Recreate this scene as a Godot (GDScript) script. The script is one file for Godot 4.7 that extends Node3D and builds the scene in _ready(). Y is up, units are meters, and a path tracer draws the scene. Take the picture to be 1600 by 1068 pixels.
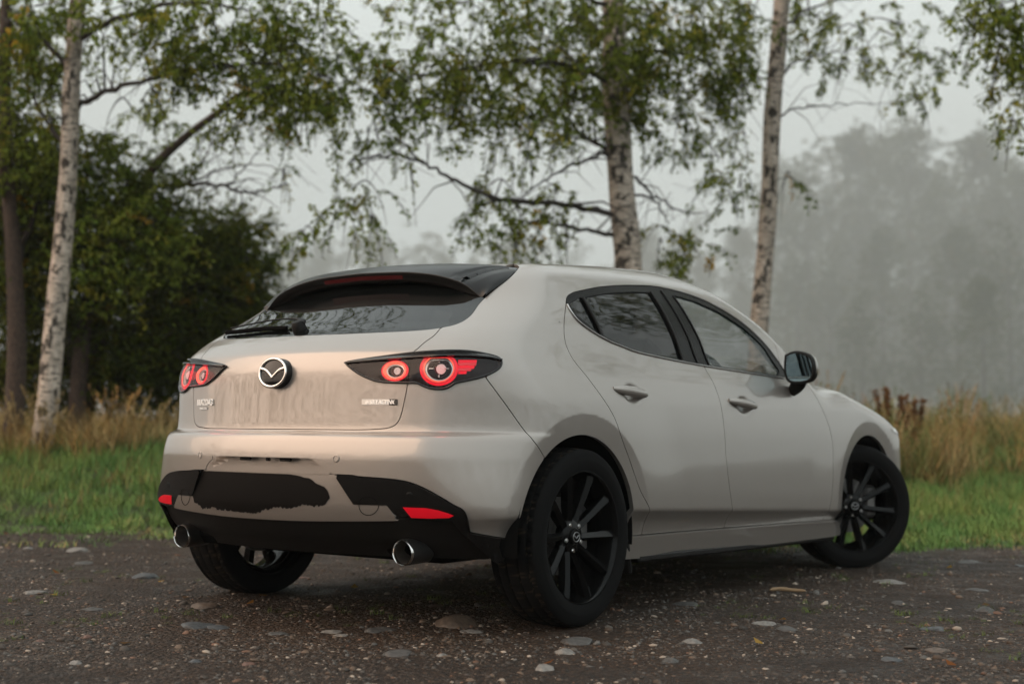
extends Node3D
# A pale grey-beige hatchback parked on wet gravel in front of birches and a foggy field.
# Car axes: x forward, y up, z to the car's right; the rear axle stands over the origin. Metres.

var used := {}
var rng := RandomNumberGenerator.new()
var EYE := Vector3(-4.2684, 0.7129, 3.6084)
var FWD := Vector3.ZERO      # level direction the photographer looks along
var SIDE := Vector3.ZERO     # level direction to the photographer's right

class MB:
	var v := PackedVector3Array()
	var n := PackedVector3Array()
	var uv := PackedVector2Array()
	var col := PackedColorArray()
	var ix := PackedInt32Array()
	func put(p: Vector3, m: Vector3, t := Vector2.ZERO) -> int:
		v.append(p); n.append(m); uv.append(t)
		return v.size() - 1
	func tri(a: int, b: int, c: int) -> void:
		if (v[b] - v[a]).cross(v[c] - v[a]).dot(n[a] + n[b] + n[c]) > 0.0:
			ix.append(a); ix.append(c); ix.append(b)
		else:
			ix.append(a); ix.append(b); ix.append(c)
	func quad(a: int, b: int, c: int, d: int) -> void:
		tri(a, b, c); tri(a, c, d)
	func face(p: Array) -> void:       # a flat polygon whose normal follows the order of its points, counter-clockwise outside
		var m: Vector3 = (p[1] - p[0]).cross(p[2] - p[0]).normalized()
		var k := v.size()
		for q in p:
			put(q, m, Vector2(q.x + q.z, q.y))
		for i in range(1, p.size() - 1):
			ix.append(k); ix.append(k + i + 1); ix.append(k + i)
	func mirrored() -> MB:
		var o := MB.new()
		o.uv = uv.duplicate(); o.col = col.duplicate(); o.ix = ix.duplicate()
		for i in v.size():
			o.v.append(Vector3(v[i].x, v[i].y, -v[i].z)); o.n.append(Vector3(n[i].x, n[i].y, -n[i].z))
		for i in range(0, ix.size(), 3):
			o.ix[i + 1] = ix[i + 2]; o.ix[i + 2] = ix[i + 1]
		return o
	func add(o: MB, t := Transform3D.IDENTITY) -> void:
		var k := v.size()
		var plain := t == Transform3D.IDENTITY
		for i in o.v.size():
			v.append(o.v[i] if plain else t * o.v[i]); n.append(o.n[i] if plain else (t.basis * o.n[i]).normalized())
		uv.append_array(o.uv); col.append_array(o.col)
		for i in o.ix:
			ix.append(i + k)
	func mesh() -> ArrayMesh:
		var a := []
		a.resize(Mesh.ARRAY_MAX)
		a[Mesh.ARRAY_VERTEX] = v; a[Mesh.ARRAY_NORMAL] = n; a[Mesh.ARRAY_TEX_UV] = uv; a[Mesh.ARRAY_INDEX] = ix
		if col.size() == v.size():
			a[Mesh.ARRAY_COLOR] = col
		var m := ArrayMesh.new()
		if ix.size():
			m.add_surface_from_arrays(Mesh.PRIMITIVE_TRIANGLES, a)
		return m

func _ready() -> void:
	# camera
	var cam := Camera3D.new()
	cam.name = "camera"
	var yaw := -.620016; var pitch := .062341; var roll := .007741
	var f := Vector3(cos(pitch) * cos(yaw), sin(pitch), cos(pitch) * sin(yaw))
	var r := f.cross(Vector3.UP).normalized()
	var u := r.cross(f)
	cam.transform = Transform3D(Basis(r * cos(roll) + u * sin(roll), u * cos(roll) - r * sin(roll), -f), EYE)
	FWD = Vector3(cos(yaw), 0, sin(yaw)); SIDE = Vector3(-sin(yaw), 0, cos(yaw))
	cam.fov = 27.74; cam.near = .05; cam.far = 2000.0
	var lens := CameraAttributesPhysical.new()
	lens.frustum_focal_length = 48.7; lens.exposure_aperture = 2.1; lens.frustum_focus_distance = 4.95
	lens.frustum_near = .05; lens.frustum_far = 2000.0
	cam.attributes = lens
	cam.fov = 27.74
	add_child(cam)
	cam.current = true
	# sky, mist, exposure
	var env := Environment.new()
	env.background_mode = Environment.BG_SKY
	var sky := Sky.new()
	var sm := ProceduralSkyMaterial.new()
	sm.sky_top_color = lin(.86, .94, .945); sm.sky_horizon_color = lin(.87, .945, .945); sm.sky_curve = .2
	sm.ground_bottom_color = lin(.10, .09, .08); sm.ground_horizon_color = lin(.45, .45, .44)
	sm.sun_angle_max = 1.0
	sky.sky_material = sm
	env.sky = sky
	env.tonemap_mode = Environment.TONE_MAPPER_LINEAR
	env.tonemap_exposure = 1.52
	env.fog_enabled = true; env.fog_density = .0006; env.fog_light_color = Color(.86, .88, .87)
	env.sdfgi_enabled = true; env.ssao_enabled = true; env.ssil_enabled = true
	var we := WorldEnvironment.new()
	we.name = "sky"; we.environment = env
	add_child(we)
	env.volumetric_fog_enabled = true; env.volumetric_fog_density = 0.0
	var bank := FogVolume.new()
	bank.name = "mist_bank"; bank.shape = RenderingServer.FOG_VOLUME_SHAPE_BOX; bank.size = Vector3(190, 44, 160)
	bank.transform = Transform3D(Basis(SIDE, Vector3.UP, -FWD), at_spot(20.0 + 80.0, 0, 21.5))
	var vapour := FogMaterial.new()
	vapour.density = .0095; vapour.albedo = Color(.925, .955, .95)
	bank.material = vapour
	add_child(bank)
	bank.set_meta("kind", "stuff")
	# the low sun, spread wide by the mist, behind the photographer
	var sun := DirectionalLight3D.new()
	sun.name = "sun"; sun.light_color = Color(1.0, .81, .65); sun.light_energy = .74; sun.light_angular_distance = 80.0; sun.shadow_enabled = true
	sun.sky_mode = DirectionalLight3D.SKY_MODE_LIGHT_ONLY
	sun.transform = Transform3D(Basis.looking_at(-Vector3(-.72, .42, -.62).normalized(), Vector3.UP), Vector3(-20, 10, -5))
	add_child(sun)
	tree_materials()
	build_ground()
	build_trees()
	build_car()

func numbered(called: String) -> String:
	var k: int = used.get(called, 0)
	used[called] = k + 1
	return called if k == 0 else "%s_%03d" % [called, k]

func thing(called: String, label: String, category: String, at := Vector3.ZERO, group := "") -> Node3D:
	var o := Node3D.new()
	o.name = numbered(called); o.position = at
	add_child(o)
	o.set_meta("label", label); o.set_meta("category", category)
	if group: o.set_meta("group", group)
	return o

func obj(called: String, m: Mesh, material: Material, parent: Node = self, t := Transform3D.IDENTITY) -> MeshInstance3D:
	var o := MeshInstance3D.new()
	o.name = called; o.mesh = m; o.material_override = material; o.transform = t
	parent.add_child(o, true)
	return o

func many(called: String, m: Mesh, material: Material, where: Array, tints: Array, parent: Node = self) -> MultiMeshInstance3D:
	var mm := MultiMesh.new()
	mm.transform_format = MultiMesh.TRANSFORM_3D
	mm.use_colors = tints.size() > 0
	mm.mesh = m
	mm.instance_count = where.size()
	for i in where.size():
		mm.set_instance_transform(i, where[i])
		if tints.size(): mm.set_instance_color(i, tints[i])
	var o := MultiMeshInstance3D.new()
	o.name = called; o.multimesh = mm; o.material_override = material
	parent.add_child(o, true)
	return o

func lin(r: float, g: float, b: float, a := 1.0) -> Color:
	var c := Color(r, g, b).linear_to_srgb()
	c.a = a
	return c

func mat(c: Color, rough := 0.5, metal := 0.0, spec := 0.5) -> StandardMaterial3D:
	var m := StandardMaterial3D.new()
	m.albedo_color = c; m.roughness = rough; m.metallic = metal; m.metallic_specular = spec
	return m

func noise_tex(freq: float, ramp: Array, seed_: int, bump := false, octaves := 4, size := 512, kind := FastNoiseLite.TYPE_SIMPLEX_SMOOTH) -> NoiseTexture2D:
	var t := NoiseTexture2D.new()
	var z := FastNoiseLite.new()
	z.noise_type = kind; z.frequency = freq; z.seed = seed_; z.fractal_octaves = octaves
	t.noise = z; t.width = size; t.height = size; t.seamless = true
	if bump:
		t.as_normal_map = true; t.bump_strength = 6.0
	if ramp.size():
		var g := Gradient.new()
		g.offsets = PackedFloat32Array(ramp.map(func(e): return e[0])); g.colors = PackedColorArray(ramp.map(func(e): return e[1]))
		t.color_ramp = g
	return t

func at_spot(d: float, lat: float, h: float) -> Vector3:     # a place d metres ahead of the photographer and lat metres to the right, h above the gravel
	return Vector3(EYE.x, h, EYE.z) + FWD * d + SIDE * lat

func cr(p: Array, k := 5) -> Array:       # Catmull-Rom through the points (Vector2 or Vector3)
	var o := []
	for i in p.size() - 1:
		var a = p[maxi(i - 1, 0)]; var b = p[i]; var c = p[i + 1]; var d = p[mini(i + 2, p.size() - 1)]
		for j in k:
			var t := float(j) / k
			o.append((b * 2.0 + (c - a) * t + (a * 2.0 - b * 5.0 + c * 4.0 - d) * t * t + (b * 3.0 - a - c * 3.0 + d) * t * t * t) * 0.5)
	o.append(p[-1])
	return o

func tube(p: Array, r, sides := 8, flat := 1.0, up := Vector3.UP, closed := false) -> MB:   # swept round (flat < 1: oval) bar; r is a number or one radius per point
	var m := MB.new()
	var k := p.size()
	for i in k:
		var d: Vector3
		if closed: d = (p[(i + 1) % k] - p[(i + k - 1) % k]).normalized()
		else: d = (p[mini(i + 1, k - 1)] - p[maxi(i - 1, 0)]).normalized()
		var a := d.cross(up)
		if a.length() < 0.01: a = d.cross(Vector3(1, 0, 0.3))
		a = a.normalized()
		var b := a.cross(d)
		var rad: float = r[i] if r is Array else r
		for j in sides + 1:
			var w := TAU * j / sides
			var q := a * cos(w) + b * sin(w) * flat
			m.put(p[i] + q * rad, (a * cos(w) * flat + b * sin(w)).normalized(), Vector2(float(j) / sides, float(i) / maxf(k - 1, 1)))
	for i in (k if closed else k - 1):
		for j in sides:
			var s := i * (sides + 1) + j
			var e := ((i + 1) % k) * (sides + 1) + j
			m.quad(s, s + 1, e + 1, e)
	if not closed:
		for e in [0, k - 1]:
			var d: Vector3 = (p[1] - p[0]).normalized() * -1.0 if e == 0 else (p[k - 1] - p[k - 2]).normalized()
			var c := m.put(p[e], d)
			var first := m.v.size()
			for j in sides + 1: m.put(m.v[e * (sides + 1) + j], d)
			for j in sides: m.tri(c, first + j, first + j + 1)
	return m

func lathe(prof: Array, seg: int, axis := Vector3(0, 0, 1)) -> MB:    # profile points (radius, height along the axis) turned about the axis
	var m := MB.new()
	var b := Basis.IDENTITY
	if axis == Vector3(1, 0, 0): b = Basis(Vector3(0, 1, 0), Vector3(0, 0, 1), Vector3(1, 0, 0))
	elif axis == Vector3(0, 1, 0): b = Basis(Vector3(0, 0, 1), Vector3(1, 0, 0), Vector3(0, 1, 0))
	for i in prof.size() - 1:       # each band has its own vertices, smooth where the bend is small
		for e in 2:
			var q: Vector2 = prof[i + e]
			var d: Vector2 = (prof[i + 1] - prof[i]).normalized()
			var o := i + (-1 if e == 0 else 1)
			if o >= 0 and o < prof.size() - 1:
				var d2: Vector2 = (prof[o + 1] - prof[o]).normalized()
				if d.dot(d2) > 0.75: d = (d + d2).normalized()
			for j in seg + 1:
				var w := TAU * j / seg
				m.put(b * Vector3(q.x * cos(w), q.x * sin(w), q.y), b * Vector3(d.y * cos(w), d.y * sin(w), -d.x), Vector2(float(j) / seg, float(i + e) / prof.size()))
		var s := i * 2 * (seg + 1)
		for j in seg:
			m.quad(s + j, s + j + 1, s + seg + 2 + j, s + seg + 1 + j)
	return m

func slab(size: Vector3, bevel := 0.0) -> MB:       # a box with chamfered edges, centred on the origin
	var m := MB.new()
	var h := size / 2.0
	var b := minf(bevel, minf(h.x, minf(h.y, h.z)) * 0.9)
	for ax in 3:
		for s in [-1.0, 1.0]:
			var u := (ax + 1) % 3; var w := (ax + 2) % 3
			var p := []
			for c in [[-1, -1], [1, -1], [1, 1], [-1, 1]]:
				var q := Vector3.ZERO
				q[ax] = s * h[ax]; q[u] = c[0] * (h[u] - b); q[w] = c[1] * (h[w] - b)
				p.append(q)
			if s < 0: p.reverse()
			m.face(p)
	if b > 0.0:
		for ax in 3:
			var u := (ax + 1) % 3; var w := (ax + 2) % 3
			for su in [-1.0, 1.0]:
				for sw in [-1.0, 1.0]:
					var p := []
					for c in [[0, -1], [1, -1], [1, 1], [0, 1]]:
						var q := Vector3.ZERO
						q[ax] = c[1] * (h[ax] - b)
						q[u] = su * (h[u] - (b if c[0] else 0.0)); q[w] = sw * (h[w] - (0.0 if c[0] else b))
						p.append(q)
					if su * sw < 0: p.reverse()
					m.face(p)
		for sx in [-1.0, 1.0]:
			for sy in [-1.0, 1.0]:
				for sz in [-1.0, 1.0]:
					var p := [Vector3(sx * h.x, sy * (h.y - b), sz * (h.z - b)), Vector3(sx * (h.x - b), sy * h.y, sz * (h.z - b)), Vector3(sx * (h.x - b), sy * (h.y - b), sz * h.z)]
					if sx * sy * sz < 0: p.reverse()
					m.face(p)
	return m

# ---------------------------------------------------------------- the car's body as one smooth solid
const T_N := 1400
var tab := {}
var tBASE: PackedFloat32Array; var tSEC: PackedFloat32Array; var tGX: PackedFloat32Array; var tR0: PackedFloat32Array
var tBOW: PackedFloat32Array; var tT0: PackedFloat32Array; var tCROWN: PackedFloat32Array; var tKT: PackedFloat32Array; var tKR: PackedFloat32Array

func spline(kn: Array, lo: float, hi: float) -> PackedFloat32Array:      # monotone cubic through the knots, sampled evenly
	var k := kn.size()
	var d := []; var m := []
	for i in k - 1: d.append((kn[i + 1][1] - kn[i][1]) / (kn[i + 1][0] - kn[i][0]))
	for i in k:
		if i == 0: m.append(d[0])
		elif i == k - 1: m.append(d[k - 2])
		elif d[i - 1] * d[i] <= 0.0: m.append(0.0)
		else:
			var h0: float = kn[i][0] - kn[i - 1][0]; var h1: float = kn[i + 1][0] - kn[i][0]
			m.append((h0 + h1) * 3.0 / ((2.0 * h1 + h0) / d[i - 1] + (h1 + 2.0 * h0) / d[i]))
	var o := PackedFloat32Array()
	o.resize(T_N + 2)
	var j := 0
	for s in T_N + 2:
		var t := lo + (hi - lo) * s / T_N
		while j < k - 2 and t > kn[j + 1][0]: j += 1
		if t < kn[0][0]: o[s] = kn[0][1] + (t - kn[0][0]) * m[0]; continue
		if t > kn[k - 1][0]: o[s] = kn[k - 1][1] + (t - kn[k - 1][0]) * m[k - 1]; continue
		var h: float = kn[j + 1][0] - kn[j][0]
		var u: float = (t - kn[j][0]) / h
		o[s] = kn[j][1] * (1 + 2 * u) * (1 - u) * (1 - u) + m[j] * h * u * (1 - u) * (1 - u) + kn[j + 1][1] * u * u * (3 - 2 * u) - m[j + 1] * h * u * u * (1 - u)
	return o

const XK := T_N / 5.0      # x tables run from -1 to 4, y tables from 0 to 1.6
const YK := T_N / 1.6

func body_tables() -> void:
	tBASE = spline([[-.8, .7954], [-.5, .8408], [0, .8708], [.6, .8755], [1.2, .8776], [2.0, .8816], [2.6, .886], [3.1, .886], [3.4, .850], [3.7, .7398]], -1, 4)
	tSEC = spline([[.15, -.066], [.25, -.04], [.31, -.022], [.345, .003], [.359, .0165], [.366, .0183], [.39, .0196], [.45, .0209], [.65, .0169], [.8, .0047], [.9, -.02], [.97, -.0496], [1.03, -.0755], [1.1, -.102], [1.2, -.1563], [1.3, -.2221], [1.36, -.2665], [1.42, -.3259], [1.5, -.4161]], 0, 1.6)
	tGX = spline([[-.8, -.0879], [-.4, -.0587], [0, -.0057], [.4, .0184], [1.4, .0186], [2.0, .04], [2.6, .02]], -1, 4)
	tR0 = spline([[.15, -.519], [.2, -.5756], [.25, -.6207], [.3, -.665], [.384, -.7196], [.41, -.735], [.45, -.749], [.55, -.758], [.6, -.759], [.66, -.749], [.685, -.735], [.70, -.694], [.75, -.689], [.85, -.684], [.91, -.680], [.97, -.6535], [1.02, -.5986], [1.055, -.5458], [1.1, -.4616], [1.2, -.2855], [1.27, -.1956], [1.35, -.0927], [1.45, .0526]], 0, 1.6)
	tBOW = spline([[.3, .3039], [1.1, .3103], [1.3, .2947]], 0, 1.6)
	tT0 = spline([[-.6, 1.2783], [-.3, 1.3332], [0, 1.3576], [.4, 1.3896], [.8, 1.4199], [1.2, 1.4403], [1.5, 1.4253], [1.75, 1.3674], [1.95, 1.2946], [2.2, 1.1565], [2.5, 1.0369], [2.62, 1.0153], [2.8, .9799], [3.1, .9109], [3.4, .797], [3.65, .6714]], -1, 4)
	tCROWN = spline([[-.5, .0542], [.5, .0462], [1.2, .0723], [1.7, .1941], [2.2, .3068], [2.6, .1595], [3.6, .1641]], -1, 4)
	tKT = spline([[-.8, .065], [.5, .0676], [1.5, .078], [2.2, .0715], [3.6, .0827]], -1, 4)
	tKR = spline([[.3, .0903], [.7, .2339], [1.0, .1496], [1.3, .1196]], 0, 1.6)

func lk(t: PackedFloat32Array, u: float) -> float:
	u = clampf(u, 0.0, T_N)
	var i := int(u)
	return t[i] + (t[i + 1] - t[i]) * (u - i)

func rint(a: float, b: float, k: float) -> float:      # intersection of two solids with a rounded edge
	var u := a + k; var v := b + k
	if u <= 0.0 or v <= 0.0: return maxf(u, v) - k
	return pow(pow(u, 2.2) + pow(v, 2.2), 1.0 / 2.2) - k

func pocket(x: float, y: float, cx: float, cy: float) -> float:
	var dx := (x - cx) / 0.085; var dy := (y - cy) / 0.048
	var q := dx * dx + dy * dy
	return 0.017 * (1.0 - q) * (1.0 - q) if q < 1.0 else 0.0

func side_w(x: float, y: float) -> float:
	var xs := (x + 1.0) * XK
	var yl := y
	if y < 0.65: yl = y + (0.0437 * (clampf(x, 0.2, 2.4) - 0.47) - 0.038) * (1.0 - smoothstep(0.45, 0.65, y))
	var w := lk(tBASE, xs) + lk(tSEC, yl * YK) + lk(tGX, xs) * smoothstep(0.95, 1.3, y)
	var r := sqrt(x * x + (y - 0.318) * (y - 0.318))
	if r < 0.80: w += 0.012 * smoothstep(0.80, 0.455, r) - 0.16 * maxf(0.0, 0.452 - r)
	r = sqrt((x - 2.76) * (x - 2.76) + (y - 0.318) * (y - 0.318))
	if r < 0.80: w += 0.008 * smoothstep(0.80, 0.455, r) - 0.14 * maxf(0.0, 0.448 - r)
	if y > 0.77 and y < 0.93: w -= pocket(x, y, 0.372, 0.852) + pocket(x, y, 1.332, 0.824)
	return w

func F(x: float, y: float, z: float) -> float:         # < 0 inside the body
	z = absf(z)
	var xs := (x + 1.0) * XK; var ys := y * YK
	var g := rint(z - side_w(x, y), y - lk(tT0, xs) + lk(tCROWN, xs) * z * z, lk(tKT, xs))
	if x < 0.9: g = rint(g, (lk(tR0, ys) + lk(tBOW, ys) * z * z - x) * 0.85, maxf(lk(tKR, ys), 0.02))
	if x > 2.5: g = rint(g, (x - (3.62 - 0.32 * z * z - 0.1 * (y - 0.55) * (y - 0.55))) * 0.9, 0.15)
	return g

func normal_at(p: Vector3) -> Vector3:
	var h := 0.003
	return Vector3(F(p.x + h, p.y, p.z) - F(p.x - h, p.y, p.z), F(p.x, p.y + h, p.z) - F(p.x, p.y - h, p.z), F(p.x, p.y, p.z + h) - F(p.x, p.y, p.z - h)).normalized()

func root(o: Vector3, d: Vector3, lo := 0.15, hi := 1.8) -> Vector3:
	for i in 24:
		var m := (lo + hi) / 2.0
		var p := o + d * m
		if F(p.x, p.y, p.z) > 0.0: hi = m
		else: lo = m
	return o + d * lo

func surf_s(s: float, y: float) -> Vector3:            # the body's skin at the place s metres round its outline from the tail's middle, y high
	if s <= 1.6493: return root(Vector3(0.35, y, 0), Vector3(-cos(s / 1.05), 0, sin(s / 1.05)))
	return root(Vector3(0.35 + s - 1.6493, y, 0), Vector3(0, 0, 1))

func surf_x(x: float, y: float) -> Vector3:
	return root(Vector3(x, y, 0), Vector3(0, 0, 1), 0.05, 1.3)

const NV := 236
const NA := 176
const NL := 280
const NF := 44
var NU := NA + NL + NF
var P := PackedVector3Array()
var N := PackedVector3Array()
var proj := [PackedVector2Array(), PackedVector2Array(), PackedVector2Array()]   # (x, y), (s, y), (x, z)

func body_grid() -> void:
	var prev := PackedFloat32Array()
	prev.resize(NV); prev.fill(-1.0)
	for iu in NU:
		var o := Vector3(0.35, 0.62, 0)
		var a := PI / 2
		var s := 0.0
		if iu < NA:
			a = PI / 2 * iu / (NA - 1); s = a * 1.05
		elif iu < NA + NL:
			o.x = 0.35 + 2.55 * (iu - NA + 1) / NL; s = 1.6493 + o.x - 0.35
		else:
			o.x = 2.9; a = PI / 2 + PI / 2 * (iu - NA - NL + 1) / NF; s = 4.2 + (a - PI / 2)
		for iv in NV:
			var e := deg_to_rad(-35.0 + 125.0 * iv / (NV - 1))
			var d := Vector3(-cos(a) * cos(e), sin(e), sin(a) * cos(e))
			var lo := 0.1; var hi := 1.9
			if prev[iv] > 0.0:
				var l2 := maxf(prev[iv] - 0.05, 0.1); var h2 := prev[iv] + 0.05
				var pl := o + d * l2; var ph := o + d * h2
				if F(pl.x, pl.y, pl.z) < 0.0 and F(ph.x, ph.y, ph.z) > 0.0: lo = l2; hi = h2
			var p0 := o + d * lo; var p1 := o + d * hi
			var f0 := F(p0.x, p0.y, p0.z); var f1 := F(p1.x, p1.y, p1.z)
			var t := lo
			for it in 12:
				t = (lo * f1 - hi * f0) / (f1 - f0) if it % 4 < 3 else (lo + hi) / 2.0
				var q := o + d * t
				var fq := F(q.x, q.y, q.z)
				if absf(fq) < 0.000004: break
				if fq > 0.0: hi = t; f1 = fq; f0 *= 0.7
				else: lo = t; f0 = fq; f1 *= 0.7
			prev[iv] = t
			var p := o + d * t
			P.append(p); N.append(normal_at(p))
			proj[0].append(Vector2(p.x, p.y)); proj[1].append(Vector2(s, p.y)); proj[2].append(Vector2(p.x, absf(p.z)))

func sdf(kind: int, poly: Array) -> PackedFloat32Array:      # signed distance (inside > 0) of every grid point from an outline drawn on one of the three projections
	var pts := PackedVector2Array(poly)
	var k := pts.size()
	var lo := pts[0]; var hi := pts[0]
	for q in pts: lo = lo.min(q); hi = hi.max(q)
	var src: PackedVector2Array = proj[kind]
	var o := PackedFloat32Array()
	o.resize(src.size())
	for i in src.size():
		var q := src[i]
		if q.x < lo.x - 0.03 or q.y < lo.y - 0.03 or q.x > hi.x + 0.03 or q.y > hi.y + 0.03 or (kind == 2 and P[i].y < 0.78):
			o[i] = -0.03
			continue
		var best := 1e9
		var inside := false
		var a := pts[k - 1]
		for j in k:
			var b := pts[j]
			var ab := b - a; var aq := q - a
			var l := ab.length_squared()
			var t := clampf(aq.dot(ab) / l, 0.0, 1.0) if l > 0.0 else 0.0
			best = minf(best, (aq - ab * t).length_squared())
			if (a.y > q.y) != (b.y > q.y) and q.x < ab.x * (q.y - a.y) / ab.y + a.x: inside = not inside
			a = b
		o[i] = sqrt(best) if inside else -sqrt(best)
	return o

func disc(cx: float, cy: float, r: float) -> PackedFloat32Array:
	var o := PackedFloat32Array()
	o.resize(P.size())
	for i in P.size(): o[i] = r - Vector2(P[i].x - cx, P[i].y - cy).length() if P[i].z > 0.45 else -0.1
	return o

func region(plus: Array, minus: Array, gap := 0.0016, floor_y := 0.2) -> PackedFloat32Array:
	var o := PackedFloat32Array()
	o.resize(P.size())
	for i in P.size():
		var g := P[i].y - floor_y
		for a in plus:
			var q: float = a[i] - gap
			if q < g: g = q
		if g > -0.02:
			for a in minus:
				var q: float = -a[i] - gap
				if q < g: g = q
		o[i] = g
	return o

func panel(g: PackedFloat32Array, off := 0.0, rim := 0.01, disp = null) -> MB:       # the skin where g > 0, moved out by off, with its edges turned in by rim
	var m := MB.new()
	var map := PackedInt32Array()
	map.resize(P.size()); map.fill(-1)
	for iu in NU - 1:
		for iv in NV - 1:
			var q := [iu * NV + iv, (iu + 1) * NV + iv, (iu + 1) * NV + iv + 1, iu * NV + iv + 1]
			var c := 0
			for i in q:
				if g[i] > 0.0: c += 1
			if c == 0: continue
			for i in q:
				if g[i] > 0.0 and map[i] < 0:
					var d: float = off + (disp.call(P[i], N[i], proj[1][i].x) if disp else 0.0)
					map[i] = m.put(P[i] + N[i] * d, N[i], proj[1][i])
			if c == 4:
				m.tri(map[q[0]], map[q[1]], map[q[2]]); m.tri(map[q[0]], map[q[2]], map[q[3]])
				continue
			for t in [[q[0], q[1], q[2]], [q[0], q[2], q[3]]]:
				var poly := []; var cut := []
				for j in 3:
					var a: int = t[j]; var b: int = t[(j + 1) % 3]
					if g[a] > 0.0: poly.append(map[a])
					if (g[a] > 0.0) != (g[b] > 0.0):
						var w := g[a] / (g[a] - g[b])
						var p := P[a].lerp(P[b], w); var nn := N[a].lerp(N[b], w).normalized()
						var tt: Vector2 = proj[1][a].lerp(proj[1][b], w)
						var d: float = off + (disp.call(p, nn, tt.x) if disp else 0.0)
						var e := m.put(p + nn * d, nn, tt)
						poly.append(e); cut.append(e)
				for j in range(1, poly.size() - 1): m.tri(poly[0], poly[j], poly[j + 1])
				if cut.size() == 2 and rim > 0.0:
					var pa := m.v[cut[0]]; var pb := m.v[cut[1]]; var na := m.n[cut[0]]; var nb := m.n[cut[1]]
					var mid := Vector3.ZERO
					for e in poly: mid += m.v[e] / poly.size()
					var out := (pb - pa).cross(na).normalized()
					if out.dot(mid - pa) > 0.0: out = -out
					var k := m.put(pa, out); m.put(pb, out); m.put(pb - nb * rim, out); m.put(pa - na * rim, out)
					m.quad(k, k + 1, k + 2, k + 3)
	return m

func both(m: MB) -> MB:
	var o := MB.new()
	o.add(m); o.add(m.mirrored())
	return o

func flipped(p: Array) -> Array:
	return p.map(func(e): return Vector3(e.x, e.y, -e.z))

# ---------------------------------------------------------------- the car
var paint: StandardMaterial3D; var gloss_black: StandardMaterial3D; var plastic: StandardMaterial3D; var dark: StandardMaterial3D
var chrome: StandardMaterial3D; var privacy: StandardMaterial3D; var clear_glass: StandardMaterial3D; var rubber: StandardMaterial3D
var red_glow: StandardMaterial3D; var deep_glow: StandardMaterial3D; var letter_metal: StandardMaterial3D; var amber_glow: StandardMaterial3D; var smoke_lens: StandardMaterial3D; var red_plastic: StandardMaterial3D; var silver: StandardMaterial3D

func car_materials() -> void:
	paint = mat(lin(.268, .240, .216), .30, .52, .5)
	paint.clearcoat_enabled = true; paint.clearcoat = .9; paint.clearcoat_roughness = .04
	paint.normal_enabled = true; paint.normal_scale = .09
	paint.normal_texture = noise_tex(.45, [], 3, true, 1, 512)
	paint.uv1_triplanar = true; paint.uv1_scale = Vector3(2.5, 2.5, 2.5)
	gloss_black = mat(lin(.004, .004, .004), .08, 0.0, .46)
	plastic = mat(lin(.0065, .006, .0055), .45, 0.0, .26)
	plastic.normal_enabled = true; plastic.normal_scale = .25; plastic.normal_texture = paint.normal_texture
	plastic.uv1_triplanar = true; plastic.uv1_scale = Vector3(3, 3, 3)
	dark = mat(lin(.004, .004, .004), .9, 0.0, .1)
	chrome = mat(lin(.60, .59, .57), .12, 1.0)
	letter_metal = mat(lin(.85, .84, .82), .25, .5)
	silver = mat(lin(.45, .44, .43), .3, 1.0)
	privacy = mat(lin(.003, .0035, .0035, .95), .015, 0.0, .38)
	privacy.transparency = BaseMaterial3D.TRANSPARENCY_ALPHA
	clear_glass = mat(lin(.012, .03, .026, .32), .015, 0.0, .42)
	clear_glass.transparency = BaseMaterial3D.TRANSPARENCY_ALPHA
	smoke_lens = mat(lin(.02, .004, .004, .10), .02, 0.0, .36)
	smoke_lens.transparency = BaseMaterial3D.TRANSPARENCY_ALPHA
	rubber = mat(lin(1, 1, 1), .85, 0.0, .22)
	rubber.vertex_color_use_as_albedo = true
	red_glow = mat(lin(.3, .003, .006), .4, 0.0, .15)
	red_glow.emission_enabled = true; red_glow.emission = lin(1.0, .004, .03); red_glow.emission_energy_multiplier = .46
	amber_glow = mat(lin(.6, .05, .02), .3)
	amber_glow.emission_enabled = true; amber_glow.emission = lin(1.0, .10, .05); amber_glow.emission_energy_multiplier = .72
	deep_glow = mat(lin(.4, .004, .008), .25)
	deep_glow.emission_enabled = true; deep_glow.emission = lin(1.0, .003, .02); deep_glow.emission_energy_multiplier = .22
	red_plastic = mat(lin(.035, .002, .003), .45, 0.0, .2)

func v2(flat: Array) -> Array:
	var o := []
	for i in range(0, flat.size(), 2): o.append(Vector2(flat[i], flat[i + 1]))
	return o

func frame(s: float, y: float) -> Transform3D:      # z out of the skin, y up along it, x to the right for who looks at it
	var p := surf_s(s, y)
	var n := normal_at(p)
	var r := Vector3.UP.cross(n).normalized()
	return Transform3D(Basis(r, n.cross(r), n), p)

func side_frame(x: float, y: float) -> Transform3D:
	var p := surf_x(x, y)
	var n := normal_at(p)
	var r := Vector3.UP.cross(n).normalized()
	return Transform3D(Basis(r, n.cross(r), n), p)

func on_skin(pts: Array, off: float) -> Array:      # (s, y) points lifted off the skin
	return pts.map(func(q):
		var p := surf_s(q.x, q.y)
		return p + normal_at(p) * off)

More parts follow.
